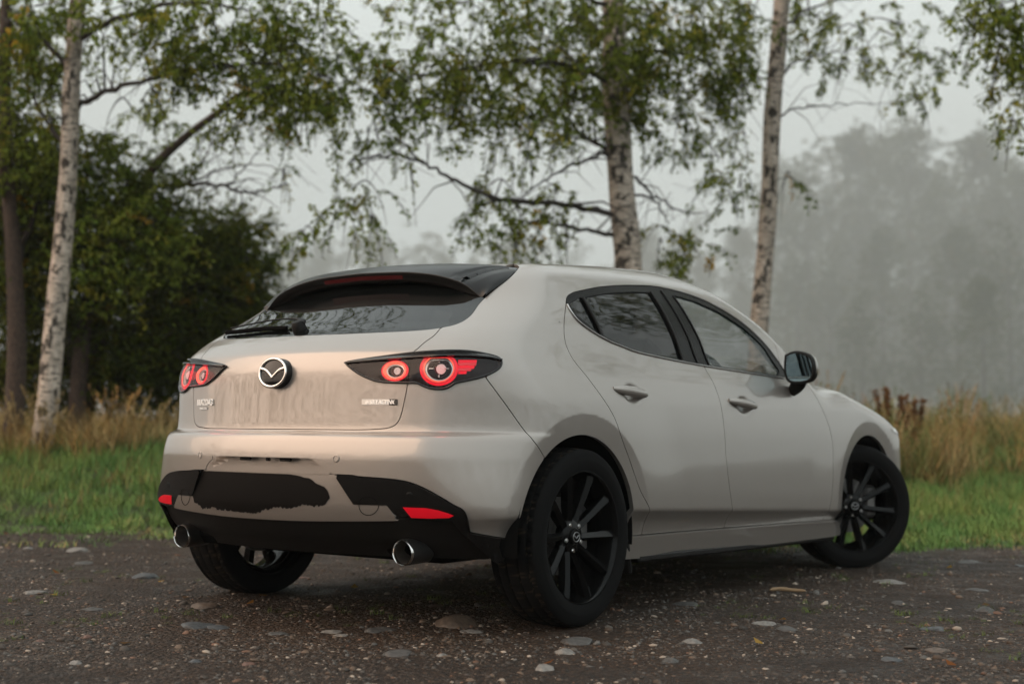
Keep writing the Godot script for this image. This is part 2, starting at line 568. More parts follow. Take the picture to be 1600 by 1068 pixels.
func ring(c: Vector2, r0: Vector2, r1: Vector2, lift0: float, lift1: float, a0 := 0.0, a1 := TAU, top := 9.9) -> MB:   # a band on the skin between two ovals, cut flat at the top
	var m := MB.new()
	var k := 40
	for i in k + 1:
		var w := a0 + (a1 - a0) * i / k
		for e in 2:
			var r := r0 if e == 0 else r1
			var q := c + Vector2(cos(w) * r.x, sin(w) * r.y)
			q.y = minf(q.y, top)
			var p := surf_s(q.x, q.y)
			var n := normal_at(p)
			var lift := lift0 if e == 0 else lift1
			m.put(p + n * lift, n)
	for i in k: m.quad(i * 2, i * 2 + 1, i * 2 + 3, i * 2 + 2)
	return m

func patch(poly: Array, off: float, thick: float) -> MB:      # a plate that follows the skin, from a convex outline in (s, y)
	var m := MB.new()
	var c := Vector2.ZERO
	for q in poly: c += q / poly.size()
	var k := poly.size()
	var rings := 4
	for e in rings + 1:
		for i in k:
			var q: Vector2 = c.lerp(poly[i], maxf(float(e) / rings, .001))
			var p := surf_s(q.x, q.y)
			var n := normal_at(p)
			m.put(p + n * (off + thick * (1.0 - .25 * pow(float(e) / rings, 4.0))), n)
	for e in rings:
		for i in k: m.quad(e * k + i, e * k + (i + 1) % k, (e + 1) * k + (i + 1) % k, (e + 1) * k + i)
	for i in k:
		var a := m.v[rings * k + i]; var b := m.v[rings * k + (i + 1) % k]
		var n := m.n[rings * k + i]
		var out := (b - a).cross(n).normalized()
		var cc := m.v[0]
		if out.dot(cc - a) > 0.0: out = -out
		var s := m.put(a, out); m.put(b, out); m.put(b - n * (thick + .004), out); m.put(a - n * (thick + .004), out)
		m.quad(s, s + 1, s + 2, s + 3)
	return m

func emblem_mark(w: float, h: float, t: float) -> MB:       # an oval ring with two wings meeting in a point
	var m := MB.new()
	var loop := []
	for i in 48:
		var a := TAU * i / 48
		loop.append(Vector3(cos(a) * w, sin(a) * h, 0))
	m.add(tube(loop, t, 8, .7, Vector3(0, 0, 1), true))
	var wing := cr([Vector3(-w * .95, h * .32, 0), Vector3(-w * .55, h * .2, 0), Vector3(-w * .25, -h * .05, 0), Vector3(0, -h * .34, 0)], 5)
	var rad := []
	for i in wing.size(): rad.append(t * lerpf(1.25, .95, float(i) / wing.size()))
	m.add(tube(wing, rad, 8, .6, Vector3(0, 0, 1)))
	m.add(tube(wing.map(func(p): return Vector3(-p.x, p.y, p.z)), rad, 8, .6, Vector3(0, 0, 1)))
	return m

func lettering(words: String, height: float, depth: float, bold := true) -> TextMesh:
	var t := TextMesh.new()
	var f := SystemFont.new()
	f.font_names = PackedStringArray(["Droid Sans"]); f.font_weight = 700 if bold else 400
	t.font = f; t.text = words; t.font_size = 64; t.pixel_size = height / 46.0; t.depth = depth; t.curve_step = 2.0
	return t

func build_car() -> void:
	var car := thing("hatchback_car", "pale grey-beige hatchback parked on the gravel, tail lights lit", "car")
	car_materials()
	body_tables()
	body_grid()
	# outlines of the panels
	var seam_gate := cr(v2([.30, .704, .373, .704, .445, .707, .496, .715, .523, .741, .539, .807, .549, .867, .561, .967, .575, .986, .601, 1.014, .629, 1.036, .652, 1.069]), 3)
	var GATE := sdf(1, v2([-.3, 1.35, -.3, .704]) + seam_gate + v2([.70, 1.1, .70, 1.35]))
	var glass_low := cr(v2([-.3, 1.056, .103, 1.051, .418, 1.054, .579, 1.060, .654, 1.069, .719, 1.085, .771, 1.117, .828, 1.174, .92, 1.232, 1.069, 1.308]), 4)
	var GLASS := sdf(1, glass_low + v2([1.12, 1.332, 1.30, 1.5, -.3, 1.5]))
	var AHEAD := sdf(2, v2([.03, -.2, .03, .9, 4, .9, 4, -.2]))
	var lamp_out := cr(v2([.307, .938, .360, .946, .457, .958, .561, .970, .661, .976, .747, .976, .816, .966, .854, .954, .861, .936, .846, .915, .798, .890, .746, .876, .709, .867, .688, .853, .664, .846, .632, .847, .606, .855, .582, .866, .549, .867, .476, .869, .428, .876, .366, .901, .307, .938]), 3)
	lamp_out.pop_back()
	var LAMP := sdf(1, lamp_out)
	var LAMPIN := sdf(1, v2([.2, .8, .551, .8, .551, .867, .563, .967, .563, 1.0, .2, 1.0]))
	var bump_seam := cr(v2([.80, .90, .804, .890, .875, .794, .946, .700, 1.031, .605, 1.12, .50]), 3)
	var BUMP := sdf(1, v2([-.3, 0, -.3, .72, .40, .72, .45, .80, .53, .92, .72, .92]) + bump_seam + v2([1.30, .3, 1.4, 0]))
	var black_up := cr(v2([-.3, .550, .315, .550, .40, .545, .509, .539, .571, .529, .621, .508, .670, .479, .708, .454, .731, .441, .742, .424, .749, .398, .757, .362]), 3)
	var LOWER := sdf(1, black_up + v2([.827, .347, .917, .329, 1.3, .27, 1.3, 0, -.3, 0]))
	var RECESS := sdf(1, v2([-.3, .5515]) + cr(v2([.302, .5512, .290, .565, .271, .581, .245, .594, .208, .6025, -.3, .6025]), 3))
	var FANG := sdf(1, v2([.316, .60, .316, .5505, .385, .4505, .50, .4505, .52, .425, .535, .413, .64, .403, .70, .408, .735, .36, .9, .2, 1.4, .2, 1.4, .6]))
	var strip := cr(v2([-.3, .401, 0, .401, .2, .402, .391, .406, .569, .410, .689, .412, .75, .40]), 3)
	var PLATE := sdf(1, strip + v2([.75, .7, -.3, .7]))
	var dlo_low := cr(v2([.124, 1.185, .129, 1.154, .151, 1.120, .217, 1.087, .317, 1.056, .427, 1.036, .541, 1.019, .843, .999, 1.119, .986, 1.422, .975, 1.85, .960]), 4)
	var dlo_top := cr(v2([1.89, .985, 1.875, 1.020, 1.748, 1.127, 1.612, 1.215, 1.445, 1.280, 1.245, 1.318, .969, 1.331, .704, 1.314, .449, 1.284, .258, 1.250, .185, 1.232, .145, 1.213, .124, 1.185]), 4)
	dlo_top.pop_back()
	var DLO := sdf(0, dlo_low + dlo_top)
	var door_rear := cr(v2([.14, 1.21, .105, 1.172, .047, 1.106, .015, 1.044, .010, .995, .030, .948, .109, .856, .197, .761, .239, .690, .292, .617, .337, .548, .383, .478, .432, .425, .460, .387, .476, .345, .480, .301]), 3)
	var pillar := cr(v2([1.197, .20, 1.197, .296, 1.185, .358, 1.147, .47, 1.121, .60, 1.116, .69, 1.108, .80, 1.094, .896, 1.061, .990]), 3)
	var RDOOR := sdf(0, door_rear + v2([1.197, .290]) + pillar.slice(3) + v2([1.0, 1.15, .3, 1.2]))
	var door_front := cr(v2([1.86, .975, 1.93, .958, 2.04, .947, 2.103, .932, 2.19, .816, 2.258, .69, 2.262, .564, 2.24, .406, 2.215, .33, 2.22, .272]), 3)
	var FDOOR := sdf(0, v2([1.197, .290]) + pillar.slice(3) + v2([1.0, 1.1, 1.7, 1.05]) + door_front)
	var SILL := sdf(0, v2([.30, .303, 1.276, .288, 2.50, .268, 2.50, .19, 1.336, .206, .30, .222]))
	var FEND := sdf(0, v2([1.86, .975]) + door_front.slice(1) + v2([2.25, .1, 3.9, .1, 3.9, 1.2, 1.86, 1.2]))
	var HOOD := sdf(2, cr(v2([2.60, -.3, 2.60, .3, 2.50, .66, 2.8, .72, 3.2, .70, 3.42, .60, 3.50, .3, 3.52, -.3]), 3))
	var FBUMP := sdf(0, v2([3.18, .1, 3.20, .62, 3.45, .66, 4, .70, 4, .1]))
	var SCREEN := sdf(2, cr(v2([1.57, -.3, 1.57, 0, 1.60, .35, 1.65, .50, 1.95, .60, 2.35, .66, 2.50, .60, 2.57, .3, 2.58, -.3]), 3))
	var ROOF := sdf(2, v2([.03, -.3, .03, .50, .6, .52, 1.2, .51, 1.58, .47, 1.55, .3, 1.54, -.3]))
	var RARCH := disc(-.012, .318, .372); var FARCH := disc(2.757, .318, .372)
	var UNDER := sdf(0, v2([-2, -.5, -2, .25, -.46, .25, -.35, .26, .3, .235, .42, .215, 2.4, .188, 4, .2, 4, -.5]))
	# painted panels
	obj("roof", both(panel(region([ROOF], []))).mesh(), paint, car)
	var uni := panel(region([], [ROOF, GATE, GLASS, LAMP, BUMP, LOWER, DLO, RDOOR, FDOOR, SILL, FEND, HOOD, SCREEN, RARCH]), 0.0, .02)
	obj("body_side", uni.mesh(), paint, car); obj("body_side", uni.mirrored().mesh(), paint, car)
	var d := panel(region([RDOOR], [DLO, SILL, RARCH]), 0.0, .02)
	obj("rear_door", d.mesh(), paint, car); obj("rear_door", d.mirrored().mesh(), paint, car)
	d = panel(region([FDOOR], [DLO, SILL]), 0.0, .02)
	var fd := obj("front_door", d.mesh(), paint, car); obj("front_door", d.mirrored().mesh(), paint, car)
	d = panel(region([FEND], [HOOD, SCREEN, FBUMP, FARCH, DLO, SILL]), 0.0, .02)
	obj("front_wing", d.mesh(), paint, car); obj("front_wing", d.mirrored().mesh(), paint, car)
	obj("bonnet", both(panel(region([HOOD], []))).mesh(), paint, car)
	obj("front_bumper", both(panel(region([FBUMP], [FARCH, HOOD]))).mesh(), paint, car)
	var sill_out := func(p: Vector3, n: Vector3, s: float) -> float:
		return .012 + .030 * smoothstep(.305, .21, p.y)
	d = panel(region([SILL], [RARCH, FARCH]), 0.0, .05, sill_out)
	obj("side_skirt", d.mesh(), paint, car); obj("side_skirt", d.mirrored().mesh(), paint, car)
	obj("tailgate", both(panel(region([GATE], [GLASS, LAMP]), 0.0, .02)).mesh(), paint, car)
	obj("rear_bumper", both(panel(region([BUMP], [GATE, LAMP, LOWER, RECESS, RARCH, UNDER]), 0.0, .03)).mesh(), paint, car)
	var dip := func(p: Vector3, n: Vector3, s: float) -> float:
		return -.044 * smoothstep(.5515, .592, p.y) * smoothstep(.0, .022, .305 - (p.y - .5515) * 1.75 - s) - .002
	obj("number_plate_recess", both(panel(region([RECESS], [], -.002), 0.0, 0.0, dip)).mesh(), paint, car)
	# glass
	obj("rear_window", both(panel(region([GLASS], [AHEAD], .001), -.002, .01)).mesh(), privacy, car)
	obj("windscreen", both(panel(region([SCREEN], [], .001), -.002, .01)).mesh(), clear_glass, car)
	var QG := sdf(0, v2([.150, 1.19, .155, 1.155, .272, 1.081, .262, 1.16, .250, 1.226]))
	var RG := sdf(0, v2([.305, 1.075, .43, 1.046, .541, 1.029, .843, 1.009, .880, 1.007, .862, 1.13, .845, 1.295, .704, 1.287, .449, 1.257, .272, 1.226]))
	var FG := sdf(0, v2([1.135, .998, 1.422, .986, 1.80, .975, 1.838, 1.0, 1.72, 1.115, 1.60, 1.19, 1.43, 1.254, 1.245, 1.290, 1.062, 1.303]))
	var surround := panel(region([DLO], [QG, RG, FG], .0005), -.003, .012)
	var frame_black := mat(lin(.003, .003, .003), .25, 0.0, .22)
	obj("window_surround", surround.mesh(), frame_black, car); obj("window_surround", surround.mirrored().mesh(), frame_black, car)
	for g in [["quarter_window", QG, privacy], ["rear_door_window", RG, privacy], ["front_door_window", FG, clear_glass]]:
		var pane := panel(region([g[1]], [], .0005), -.008, 0.0)
		obj(g[0], pane.mesh(), g[2], car); obj(g[0], pane.mirrored().mesh(), g[2], car)
	# upright rubber lips on the pillars
	for b in [[[.258, 1.222], [.283, 1.080], .010], [[.862, 1.300], [.890, 1.010], .008], [[.968, 1.315], [1.017, .999], .006], [[1.058, 1.300], [1.120, .990], .005]]:
		var pts := []
		for i in 9:
			var p := surf_x(lerpf(b[0][0], b[1][0], i / 8.0), lerpf(b[0][1], b[1][1], i / 8.0))
			pts.append(p)
		var bars := tube(pts, b[2], 6, .5, Vector3(0, 0, 1))
		obj("window_divider", bars.mesh(), plastic, car); obj("window_divider", bars.mirrored().mesh(), plastic, car)
	var belt := []
	for q in dlo_low.slice(0, dlo_low.size()): 
		var p := surf_x(q.x, q.y)
		belt.append(p + normal_at(p) * .002)
	var bm := tube(belt, .0055, 6, .6)
	obj("waistline_trim", bm.mesh(), silver, car); obj("waistline_trim", bm.mirrored().mesh(), silver, car)
	# black lower bumper
	d = panel(region([LOWER, FANG], [RARCH, UNDER], .0005), .011, .025)
	obj("lower_bumper_trim", d.mesh(), gloss_black, car); obj("lower_bumper_trim", d.mirrored().mesh(), gloss_black, car)
	var ledge := func(p: Vector3, n: Vector3, s: float) -> float:
		return maxf(0.0, lk(tR0, clampf(p.y, .37, .56) * YK) + .757 + .012 * pow(clampf((.51 - p.y) / .125, 0, 1.2), 1.8)) * (1.0 - smoothstep(.50, .74, s)) - .004
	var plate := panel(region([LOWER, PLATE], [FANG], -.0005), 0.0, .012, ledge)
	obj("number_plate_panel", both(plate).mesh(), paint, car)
	var blot := MB.new()  # dark tree reflection in the plate panel, put in as a black shape
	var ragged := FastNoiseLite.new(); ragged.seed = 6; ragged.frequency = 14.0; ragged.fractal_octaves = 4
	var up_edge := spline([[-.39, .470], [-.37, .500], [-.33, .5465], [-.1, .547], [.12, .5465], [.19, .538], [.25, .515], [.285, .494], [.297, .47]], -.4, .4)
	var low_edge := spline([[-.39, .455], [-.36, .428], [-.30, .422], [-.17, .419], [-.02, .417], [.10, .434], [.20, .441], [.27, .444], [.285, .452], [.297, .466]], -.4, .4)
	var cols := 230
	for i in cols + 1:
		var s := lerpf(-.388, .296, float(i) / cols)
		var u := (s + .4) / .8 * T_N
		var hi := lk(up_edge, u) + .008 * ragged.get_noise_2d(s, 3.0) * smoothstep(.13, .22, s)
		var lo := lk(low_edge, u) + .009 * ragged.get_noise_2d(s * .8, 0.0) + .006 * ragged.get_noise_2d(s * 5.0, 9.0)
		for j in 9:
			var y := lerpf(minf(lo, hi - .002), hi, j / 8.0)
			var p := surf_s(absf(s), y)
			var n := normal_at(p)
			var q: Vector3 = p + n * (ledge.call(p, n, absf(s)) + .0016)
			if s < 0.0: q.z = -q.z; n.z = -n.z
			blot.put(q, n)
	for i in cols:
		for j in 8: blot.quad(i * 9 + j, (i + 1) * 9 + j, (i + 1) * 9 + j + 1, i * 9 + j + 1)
	obj("dark_reflection_patch", blot.mesh(), mat(lin(.005, .0042, .0038), .6, 0.0, .2), car)
	var tuck := func(p: Vector3, n: Vector3, s: float) -> float:
		return -.006 + .030 * smoothstep(.30, .385, p.y) * (1.0 - smoothstep(.45, .72, s)) - .016 * smoothstep(.36, .26, p.y)
	obj("rear_diffuser", both(panel(region([LOWER], [PLATE, FANG, RARCH, UNDER], -.0005), 0.0, .10, tuck)).mesh(), plastic, car)
	# dark shell behind the gaps, wheel wells and floor
	var shell := panel(region([], [GLASS, DLO, SCREEN, RARCH, FARCH, UNDER, RECESS, LAMP], .004), -.026, 0.0)
	obj("inner_shell", both(shell).mesh(), dark, car)
	for cx in [-.012, 2.757]:
		for sgn in [1.0, -1.0]:
			var o := MB.new()
			for i in 33:
				var a := deg_to_rad(-7.0 + 194.0 * i / 32)
				for zz in [.50, .872]:
					o.put(Vector3(cx + cos(a) * .385, .318 + sin(a) * .385, zz * sgn), Vector3(-cos(a), -sin(a), 0))
			for i in 32: o.quad(i * 2, i * 2 + 1, i * 2 + 3, i * 2 + 2)
			var c := o.put(Vector3(cx, .318, .50 * sgn), Vector3(0, 0, sgn))
			var first := o.v.size()
			for i in 33: o.put(o.v[i * 2], Vector3(0, 0, sgn))
			for i in 32: o.tri(c, first + i, first + i + 1)
			obj("wheel_well", o.mesh(), dark, car)
	var floor_ := MB.new()
	floor_.add(slab(Vector3(1.92, .06, 1.56), .02), Transform3D(Basis(), Vector3(1.38, .215, 0)))
	floor_.add(slab(Vector3(3.5, .06, .96), .02), Transform3D(Basis(), Vector3(1.45, .25, 0)))
	floor_.add(slab(Vector3(.30, .10, 1.1), .03), Transform3D(Basis(), Vector3(-.42, .31, 0)))
	obj("underbody", floor_.mesh(), dark, car)
	var strip_ := MB.new()
	strip_.add(slab(Vector3(1.94, .030, .05), .008), Transform3D(Basis(Vector3(0, 0, 1), -.0155), Vector3(1.40, .196, .845)))
	obj("sill_trim", strip_.mesh(), plastic, car); obj("sill_trim", strip_.mirrored().mesh(), plastic, car)
	var flap := slab(Vector3(.02, .14, .16), .006)
	var fm := MB.new(); fm.add(flap, Transform3D(Basis(Vector3(0, 0, 1), .2), Vector3(.385, .225, .775)))
	obj("mud_flap", fm.mesh(), plastic, car); obj("mud_flap", fm.mirrored().mesh(), plastic, car)
	build_spoiler(car)
	build_lamps(car, LAMP, LAMPIN, lamp_out)
	build_rear_details(car)
	build_side_details(car)
	build_cabin(car)
	build_wheels(car)

func build_spoiler(car: Node3D) -> void:
	# seam on the roof and pillar, trailing edge, and the place where the underside meets the glass, from the middle outwards
	var seam := cr([Vector3(.03, 0, 0), Vector3(.03, 0, .20), Vector3(.03, 0, .40), Vector3(.028, 0, .50), Vector3(.018, 1.330, .535), Vector3(-.004, 1.312, .577), Vector3(-.055, 1.281, .585), Vector3(-.135, 1.232, .585), Vector3(-.190, 1.197, .580)], 4)
	var edge := cr([Vector3(-.232, 1.314, 0), Vector3(-.230, 1.311, .117), Vector3(-.224, 1.306, .233), Vector3(-.216, 1.289, .358), Vector3(-.206, 1.262, .456), Vector3(-.200, 1.243, .495), Vector3(-.197, 1.225, .52), Vector3(-.193, 1.207, .543), Vector3(-.192, 1.195, .560)], 4)
	var m := MB.new()
	var light := MB.new()
	var k := edge.size()
	var rows := []
	for i in k:
		var s: Vector3 = seam[i]
		if s.y < 1.0:
			s.y = lk(tT0, (s.x + 1.0) * XK) - lk(tCROWN, (s.x + 1.0) * XK) * s.z * s.z
			s = root(Vector3(s.x, .8, 0), Vector3(0, s.y - .8, s.z).normalized(), .1, .9)
		else:
			s = root(Vector3(s.x, s.y - .1, 0), Vector3(0, .1, s.z).normalized(), .05, .9)
		s += normal_at(s) * .003
		var e: Vector3 = edge[i]
		var w := float(i) / (k - 1)
		var lip := lerpf(.038, .012, smoothstep(.55, 1.0, w))
		var row := []
		for j in 7:
			var t := j / 6.0
			var q := s.lerp(e, t)
			q += Vector3(0, .016, .014 * w) * sin(PI * t) * (1.0 - .3 * w)
			row.append(q)
		row.append(e + Vector3(-.004, -.004, 0))
		row.append(e + Vector3(.004, -lip * .5, -.002 * w))
		row.append(e + Vector3(.016, -lip, -.006 * w))
		var g := e + Vector3(.10, -lip - .006, -.02 * w)
		row.append(g)
		row.append(g + Vector3(.07, .004, -.01))
		rows.append(row)
	var c: int = rows[0].size()
	var sign := 1.0 if (rows[2][3] - rows[2][2]).cross(rows[3][2] - rows[2][2]).y > 0.0 else -1.0
	for i in k:
		for j in c:
			var du: Vector3 = rows[mini(i + 1, k - 1)][j] - rows[maxi(i - 1, 0)][j]
			var dv: Vector3 = rows[i][mini(j + 1, c - 1)] - rows[i][maxi(j - 1, 0)]
			if i == 0: du = Vector3(0, 0, 1)
			m.put(rows[i][j], dv.cross(du).normalized() * sign)
	for i in k - 1:
		for j in c - 1:
			m.quad(i * c + j, (i + 1) * c + j, (i + 1) * c + j + 1, i * c + j + 1)
	var sp := obj("roof_spoiler", both(m).mesh(), mat(lin(.005, .005, .005), .3, 0.0, .36), car)
	for i in k:      # the unlit high brake light in the spoiler's lip
		if rows[i][0].z > .36: break
		for t in [.30, .72]:
			var q: Vector3 = rows[i][7].lerp(rows[i][9], t)
			light.put(q + Vector3(-.003, 0, 0), Vector3(-1, -.2, 0).normalized())
	for i in range(0, light.v.size() - 3, 2): light.quad(i, i + 1, i + 3, i + 2)
	obj("high_brake_light", both(light).mesh(), red_plastic, sp)

func build_lamps(car: Node3D, LAMP: PackedFloat32Array, LAMPIN: PackedFloat32Array, outline: Array) -> void:
	var housing := panel(region([LAMP], [], -.0005), -.020, 0.0)
	var hm := mat(lin(.006, .003, .003), .4, 0.0, .15)
	var core_metal := mat(lin(.42, .43, .44), .4, .2)
	var lens_in := panel(region([LAMP, LAMPIN], [], .001), .007, .03)
	var lens_out := panel(region([LAMP], [LAMPIN], .001), .007, .03)
	var rim := tube(on_skin(outline, .004), .0045, 6, 1.0, Vector3.UP, true)
	# the sloping black lid along the top edge
	var lid := MB.new()
	var top := cr(v2([.312, .940, .36, .9475, .457, .959, .561, .971, .661, .977, .747, .977, .816, .967, .857, .953]), 4)
	var low := cr(v2([.316, .936, .36, .939, .435, .944, .553, .951, .66, .957, .747, .958, .816, .954, .860, .946]), 4)
	for i in top.size():
		var a := surf_s(top[i].x, top[i].y); var b := surf_s(low[i].x, low[i].y)
		var na := normal_at(a); var nb := normal_at(b)
		var up := (Vector3(0, 1, 0) + na * .6).normalized()
		lid.put(a + na * .005, up); lid.put(b + nb * .017, up); lid.put(b + nb * .017, nb); lid.put(b + nb * .017 - Vector3(0, .004, 0), nb)
		lid.put(b + nb * .017 - Vector3(0, .004, 0), Vector3.DOWN); lid.put(b + nb * .006 - Vector3(0, .004, 0), Vector3.DOWN)
	for i in top.size() - 1:
		for j in [0, 2, 4]: lid.quad(i * 6 + j, i * 6 + j + 1, (i + 1) * 6 + j + 1, (i + 1) * 6 + j)
	var small := Vector2(.499, .911); var big := Vector2(.652, .918)
	var parts := [
		["housing", housing, hm], ["lens", lens_in, smoke_lens], ["lens", lens_out, smoke_lens], ["rim", rim, gloss_black], ["lid", lid, gloss_black],
		["light_ring", ring(small, Vector2(.050, .038), Vector2(.043, .033), -.006, -.003, 0, TAU, .949), red_glow],
		["light_ring", ring(small, Vector2(.043, .033), Vector2(.033, .0255), -.003, -.009, 0, TAU, .948), amber_glow],
		["lamp_core", ring(small, Vector2(.033, .0255), Vector2(.029, .023), -.010, -.016, 0, TAU, .947), silver],
		["lamp_core", ring(small + Vector2(.006, 0), Vector2(.012, .014), Vector2(.001, .001), -.014, -.007), core_metal],
		["light_ring", ring(big, Vector2(.065, .061), Vector2(.058, .055), -.006, -.001, 0, TAU, .957), red_glow],
		["light_ring", ring(big, Vector2(.058, .055), Vector2(.0515, .0485), -.001, -.004, 0, TAU, .956), deep_glow],
		["light_ring", ring(big, Vector2(.0515, .0485), Vector2(.048, .045), -.004, -.006, 0, TAU, .955), amber_glow],
		["lamp_core", ring(big, Vector2(.047, .044), Vector2(.043, .040), -.009, -.016, 0, TAU, .952), silver],
		["lamp_core", ring(big + Vector2(.006, 0), Vector2(.017, .020), Vector2(.001, .001), -.014, -.006), core_metal],
	]
	for i in 5:
		var y0 := lerpf(.951, .897, i / 5.0); var y1 := y0 - .0088
		parts.append(["light_bar", patch([Vector2(.7165, y0), Vector2(.780 - .0022 * i * i, y0 + .001), Vector2(.779 - .0022 * i * i, y1 + .001), Vector2(.7165, y1)], -.013, .005), red_glow if i % 2 == 0 else deep_glow])
	for a in [0.0, PI / 2, PI, 1.5 * PI]:
		var q0 := big + Vector2(cos(a) * .019, sin(a) * .022); var q1 := big + Vector2(cos(a) * .034, sin(a) * .032)
		parts.append(["lamp_spoke", tube(on_skin([q0, q1], -.010), .0022, 5), chrome])
	for sgn in [1, -1]:
		var lamp := Node3D.new()
		lamp.name = "tail_lamp"
		car.add_child(lamp, true)
		for p in parts:
			obj(p[0], p[1].mesh() if sgn > 0 else p[1].mirrored().mesh(), p[2], lamp)
		for q in [[big, .0022], [small, .0010]]:
			var o := OmniLight3D.new()
			o.name = "tail_lamp_light"
			o.light_color = Color(1, .08, .06); o.light_energy = q[1]; o.light_size = .03; o.omni_range = 6.0; o.omni_attenuation = 2.0; o.shadow_enabled = true
			var p := surf_s(q[0].x, q[0].y)
			o.position = p + normal_at(p) * .05
			if sgn < 0: o.position.z = -o.position.z
			lamp.add_child(o, true)

func build_rear_details(car: Node3D) -> void:
	# emblem on its black pedestal
	var e := frame(0.004, .904)
	var em := Node3D.new(); em.name = "tailgate_emblem"; em.transform = e
	car.add_child(em, true)
	var base := lathe([Vector2(.0001, .026), Vector2(.060, .026), Vector2(.066, .023), Vector2(.067, -.01)], 40)
	var bt := Transform3D(Basis(Vector3(1.08, 0, 0), Vector3(0, .84, 0), Vector3(0, 0, 1)), Vector3.ZERO)
	var bb := MB.new(); bb.add(base, bt)
	obj("pedestal", bb.mesh(), gloss_black, em)
	var mk := MB.new(); mk.add(emblem_mark(.0655, .051, .0056), Transform3D(Basis(), Vector3(0, 0, .027)))
	obj("chrome_mark", mk.mesh(), chrome, em)
	# lettering
	for b in [[-.434, .803, "MAZDA3", .023, true], [-.444, .779, "SPORT LUX", .008, true], [.448, .800, "e-SKYACTIV", .0135, true], [.500, .800, "X", .0135, true]]:
		var f := frame(b[0], b[1])
		if b[0] > .49:
			var plate := slab(Vector3(.030, .021, .004), .001)
			var pm := MB.new(); pm.add(plate, f.translated_local(Vector3(0, 0, .002)))
			obj("badge_plate", pm.mesh(), gloss_black, car)
		obj("badge_lettering", lettering(b[2], b[3], .004), letter_metal, car, f.translated_local(Vector3(0, 0, .0035)))
	var under := slab(Vector3(.118, .021, .003), .001)
	var um := MB.new(); um.add(under, frame(.448, .800).translated_local(Vector3(-.008, 0, .0008)))
	obj("badge_plate", um.mesh(), silver, car)
	# parking sensors, tow-eye cap, reflectors
	for q in [[-.335, .604], [.319, .605], [.573, .484], [-.573, .484]]:
		var f := frame(absf(q[0]), q[1])
		if absf(q[0]) > .4: f.origin += f.basis.z * .011
		if q[0] < 0:
			f.origin.z = -f.origin.z
			f.basis = Basis(Vector3(-f.basis.x.x, -f.basis.x.y, f.basis.x.z), Vector3(f.basis.y.x, f.basis.y.y, -f.basis.y.z), Vector3(f.basis.z.x, f.basis.z.y, -f.basis.z.z))
		var s := lathe([Vector2(.0001, .0015), Vector2(.0085, .0015), Vector2(.009, -.001), Vector2(.0105, -.001), Vector2(.0105, .0025), Vector2(.013, .002), Vector2(.0135, -.002)], 24)
		obj("parking_sensor", s.mesh(), paint if absf(q[0]) < .4 else gloss_black, car, f)
	for sgn in [1.0, -1.0]:
		var loop := []
		for i in 28:
			var a := TAU * i / 28
			var q := Vector2(.438 + cos(a) * .034, .4495 + sin(a) * .028)
			var p := surf_s(q.x, q.y)
			var lift: float = .0115 if q.y > .4505 else lk(tR0, q.y * YK) + .757 + .012 * pow(clampf((.51 - q.y) / .125, 0, 1.2), 1.8) - .0033
			loop.append(p + normal_at(p) * lift)
		if sgn < 0: loop = flipped(loop)
		obj("tow_eye_cap", tube(loop, .0012, 5, 1.0, Vector3(1, 0, 0), true).mesh(), dark, car)
		var refl := patch(v2([.552, .4465, .622, .446, .660, .440, .690, .431, .708, .423, .694, .416, .64, .413, .578, .4135]), .004, .011)
		obj("rear_reflector", refl.mesh() if sgn > 0 else refl.mirrored().mesh(), reflector_red(), car)
		# exhaust finisher
		var ex := lathe([Vector2(.0385, .012), Vector2(.0395, .003), Vector2(.042, 0), Vector2(.0443, .003), Vector2(.045, .010)], 48, Vector3(1, 0, 0))
		var sleeve := lathe([Vector2(.0448, .010), Vector2(.0450, .03), Vector2(.046, .12)], 48, Vector3(1, 0, 0))
		var inner := lathe([Vector2(.0345, .14), Vector2(.0365, .06), Vector2(.0385, .012)], 48, Vector3(1, 0, 0))
		var cap := lathe([Vector2(.0385, .15), Vector2(.001, .15)], 32, Vector3(1, 0, 0))
		var t := Transform3D(Basis(Vector3(0, 0, 1), .04), Vector3(-.628, .288, .556 * sgn))
		var pipe := obj("exhaust_tip", ex.mesh(), chrome, car, t)
		obj("sleeve", sleeve.mesh(), mat(lin(.10, .098, .095), .35, .9), pipe)
		obj("bore", inner.mesh(), mat(lin(.22, .20, .18), .35, .9), pipe)
		obj("baffle", cap.mesh(), dark, pipe)
	# camera and lamps under the recess lip
	for q in [[0.02, .017, .012], [-.09, .05, .008], [.10, .05, .008]]:
		var f := frame(absf(q[0]), .592)
		if q[0] < 0: f.origin.z = -f.origin.z
		var b := MB.new(); b.add(slab(Vector3(q[1], .012, .014), .003), f.translated_local(Vector3(0, .004, -.022)))
		obj("plate_lamp" if q[1] > .02 else "reversing_camera", b.mesh(), gloss_black, car)
	# bright line under the gate, along the bumper's shelf edge
	# rear wiper
	var w := Node3D.new(); w.name = "rear_wiper"; car.add_child(w, true)
	var arm := cr(flipped(on_skin(v2([.070, 1.080, .11, 1.098, .25, 1.108, .42, 1.104, .64, 1.086]), .022)), 4)
	var ra := []
	for i in arm.size(): ra.append(lerpf(.020, .006, smoothstep(.0, .5, float(i) / arm.size())))
	obj("arm", tube(arm, ra, 8, .55).mesh(), plastic, w)
	var blade := cr(flipped(on_skin(v2([.16, 1.078, .35, 1.082, .52, 1.080, .69, 1.082]), .009)), 4)
	obj("blade", tube(blade, .006, 6, 1.6).mesh(), dark, w)
	var cap2 := MB.new(); cap2.add(lathe([Vector2(.001, .034), Vector2(.018, .032), Vector2(.026, .02), Vector2(.028, -.004)], 24), frame(.085, 1.080)); cap2 = cap2.mirrored()
	obj("pivot_cap", cap2.mesh(), plastic, w)

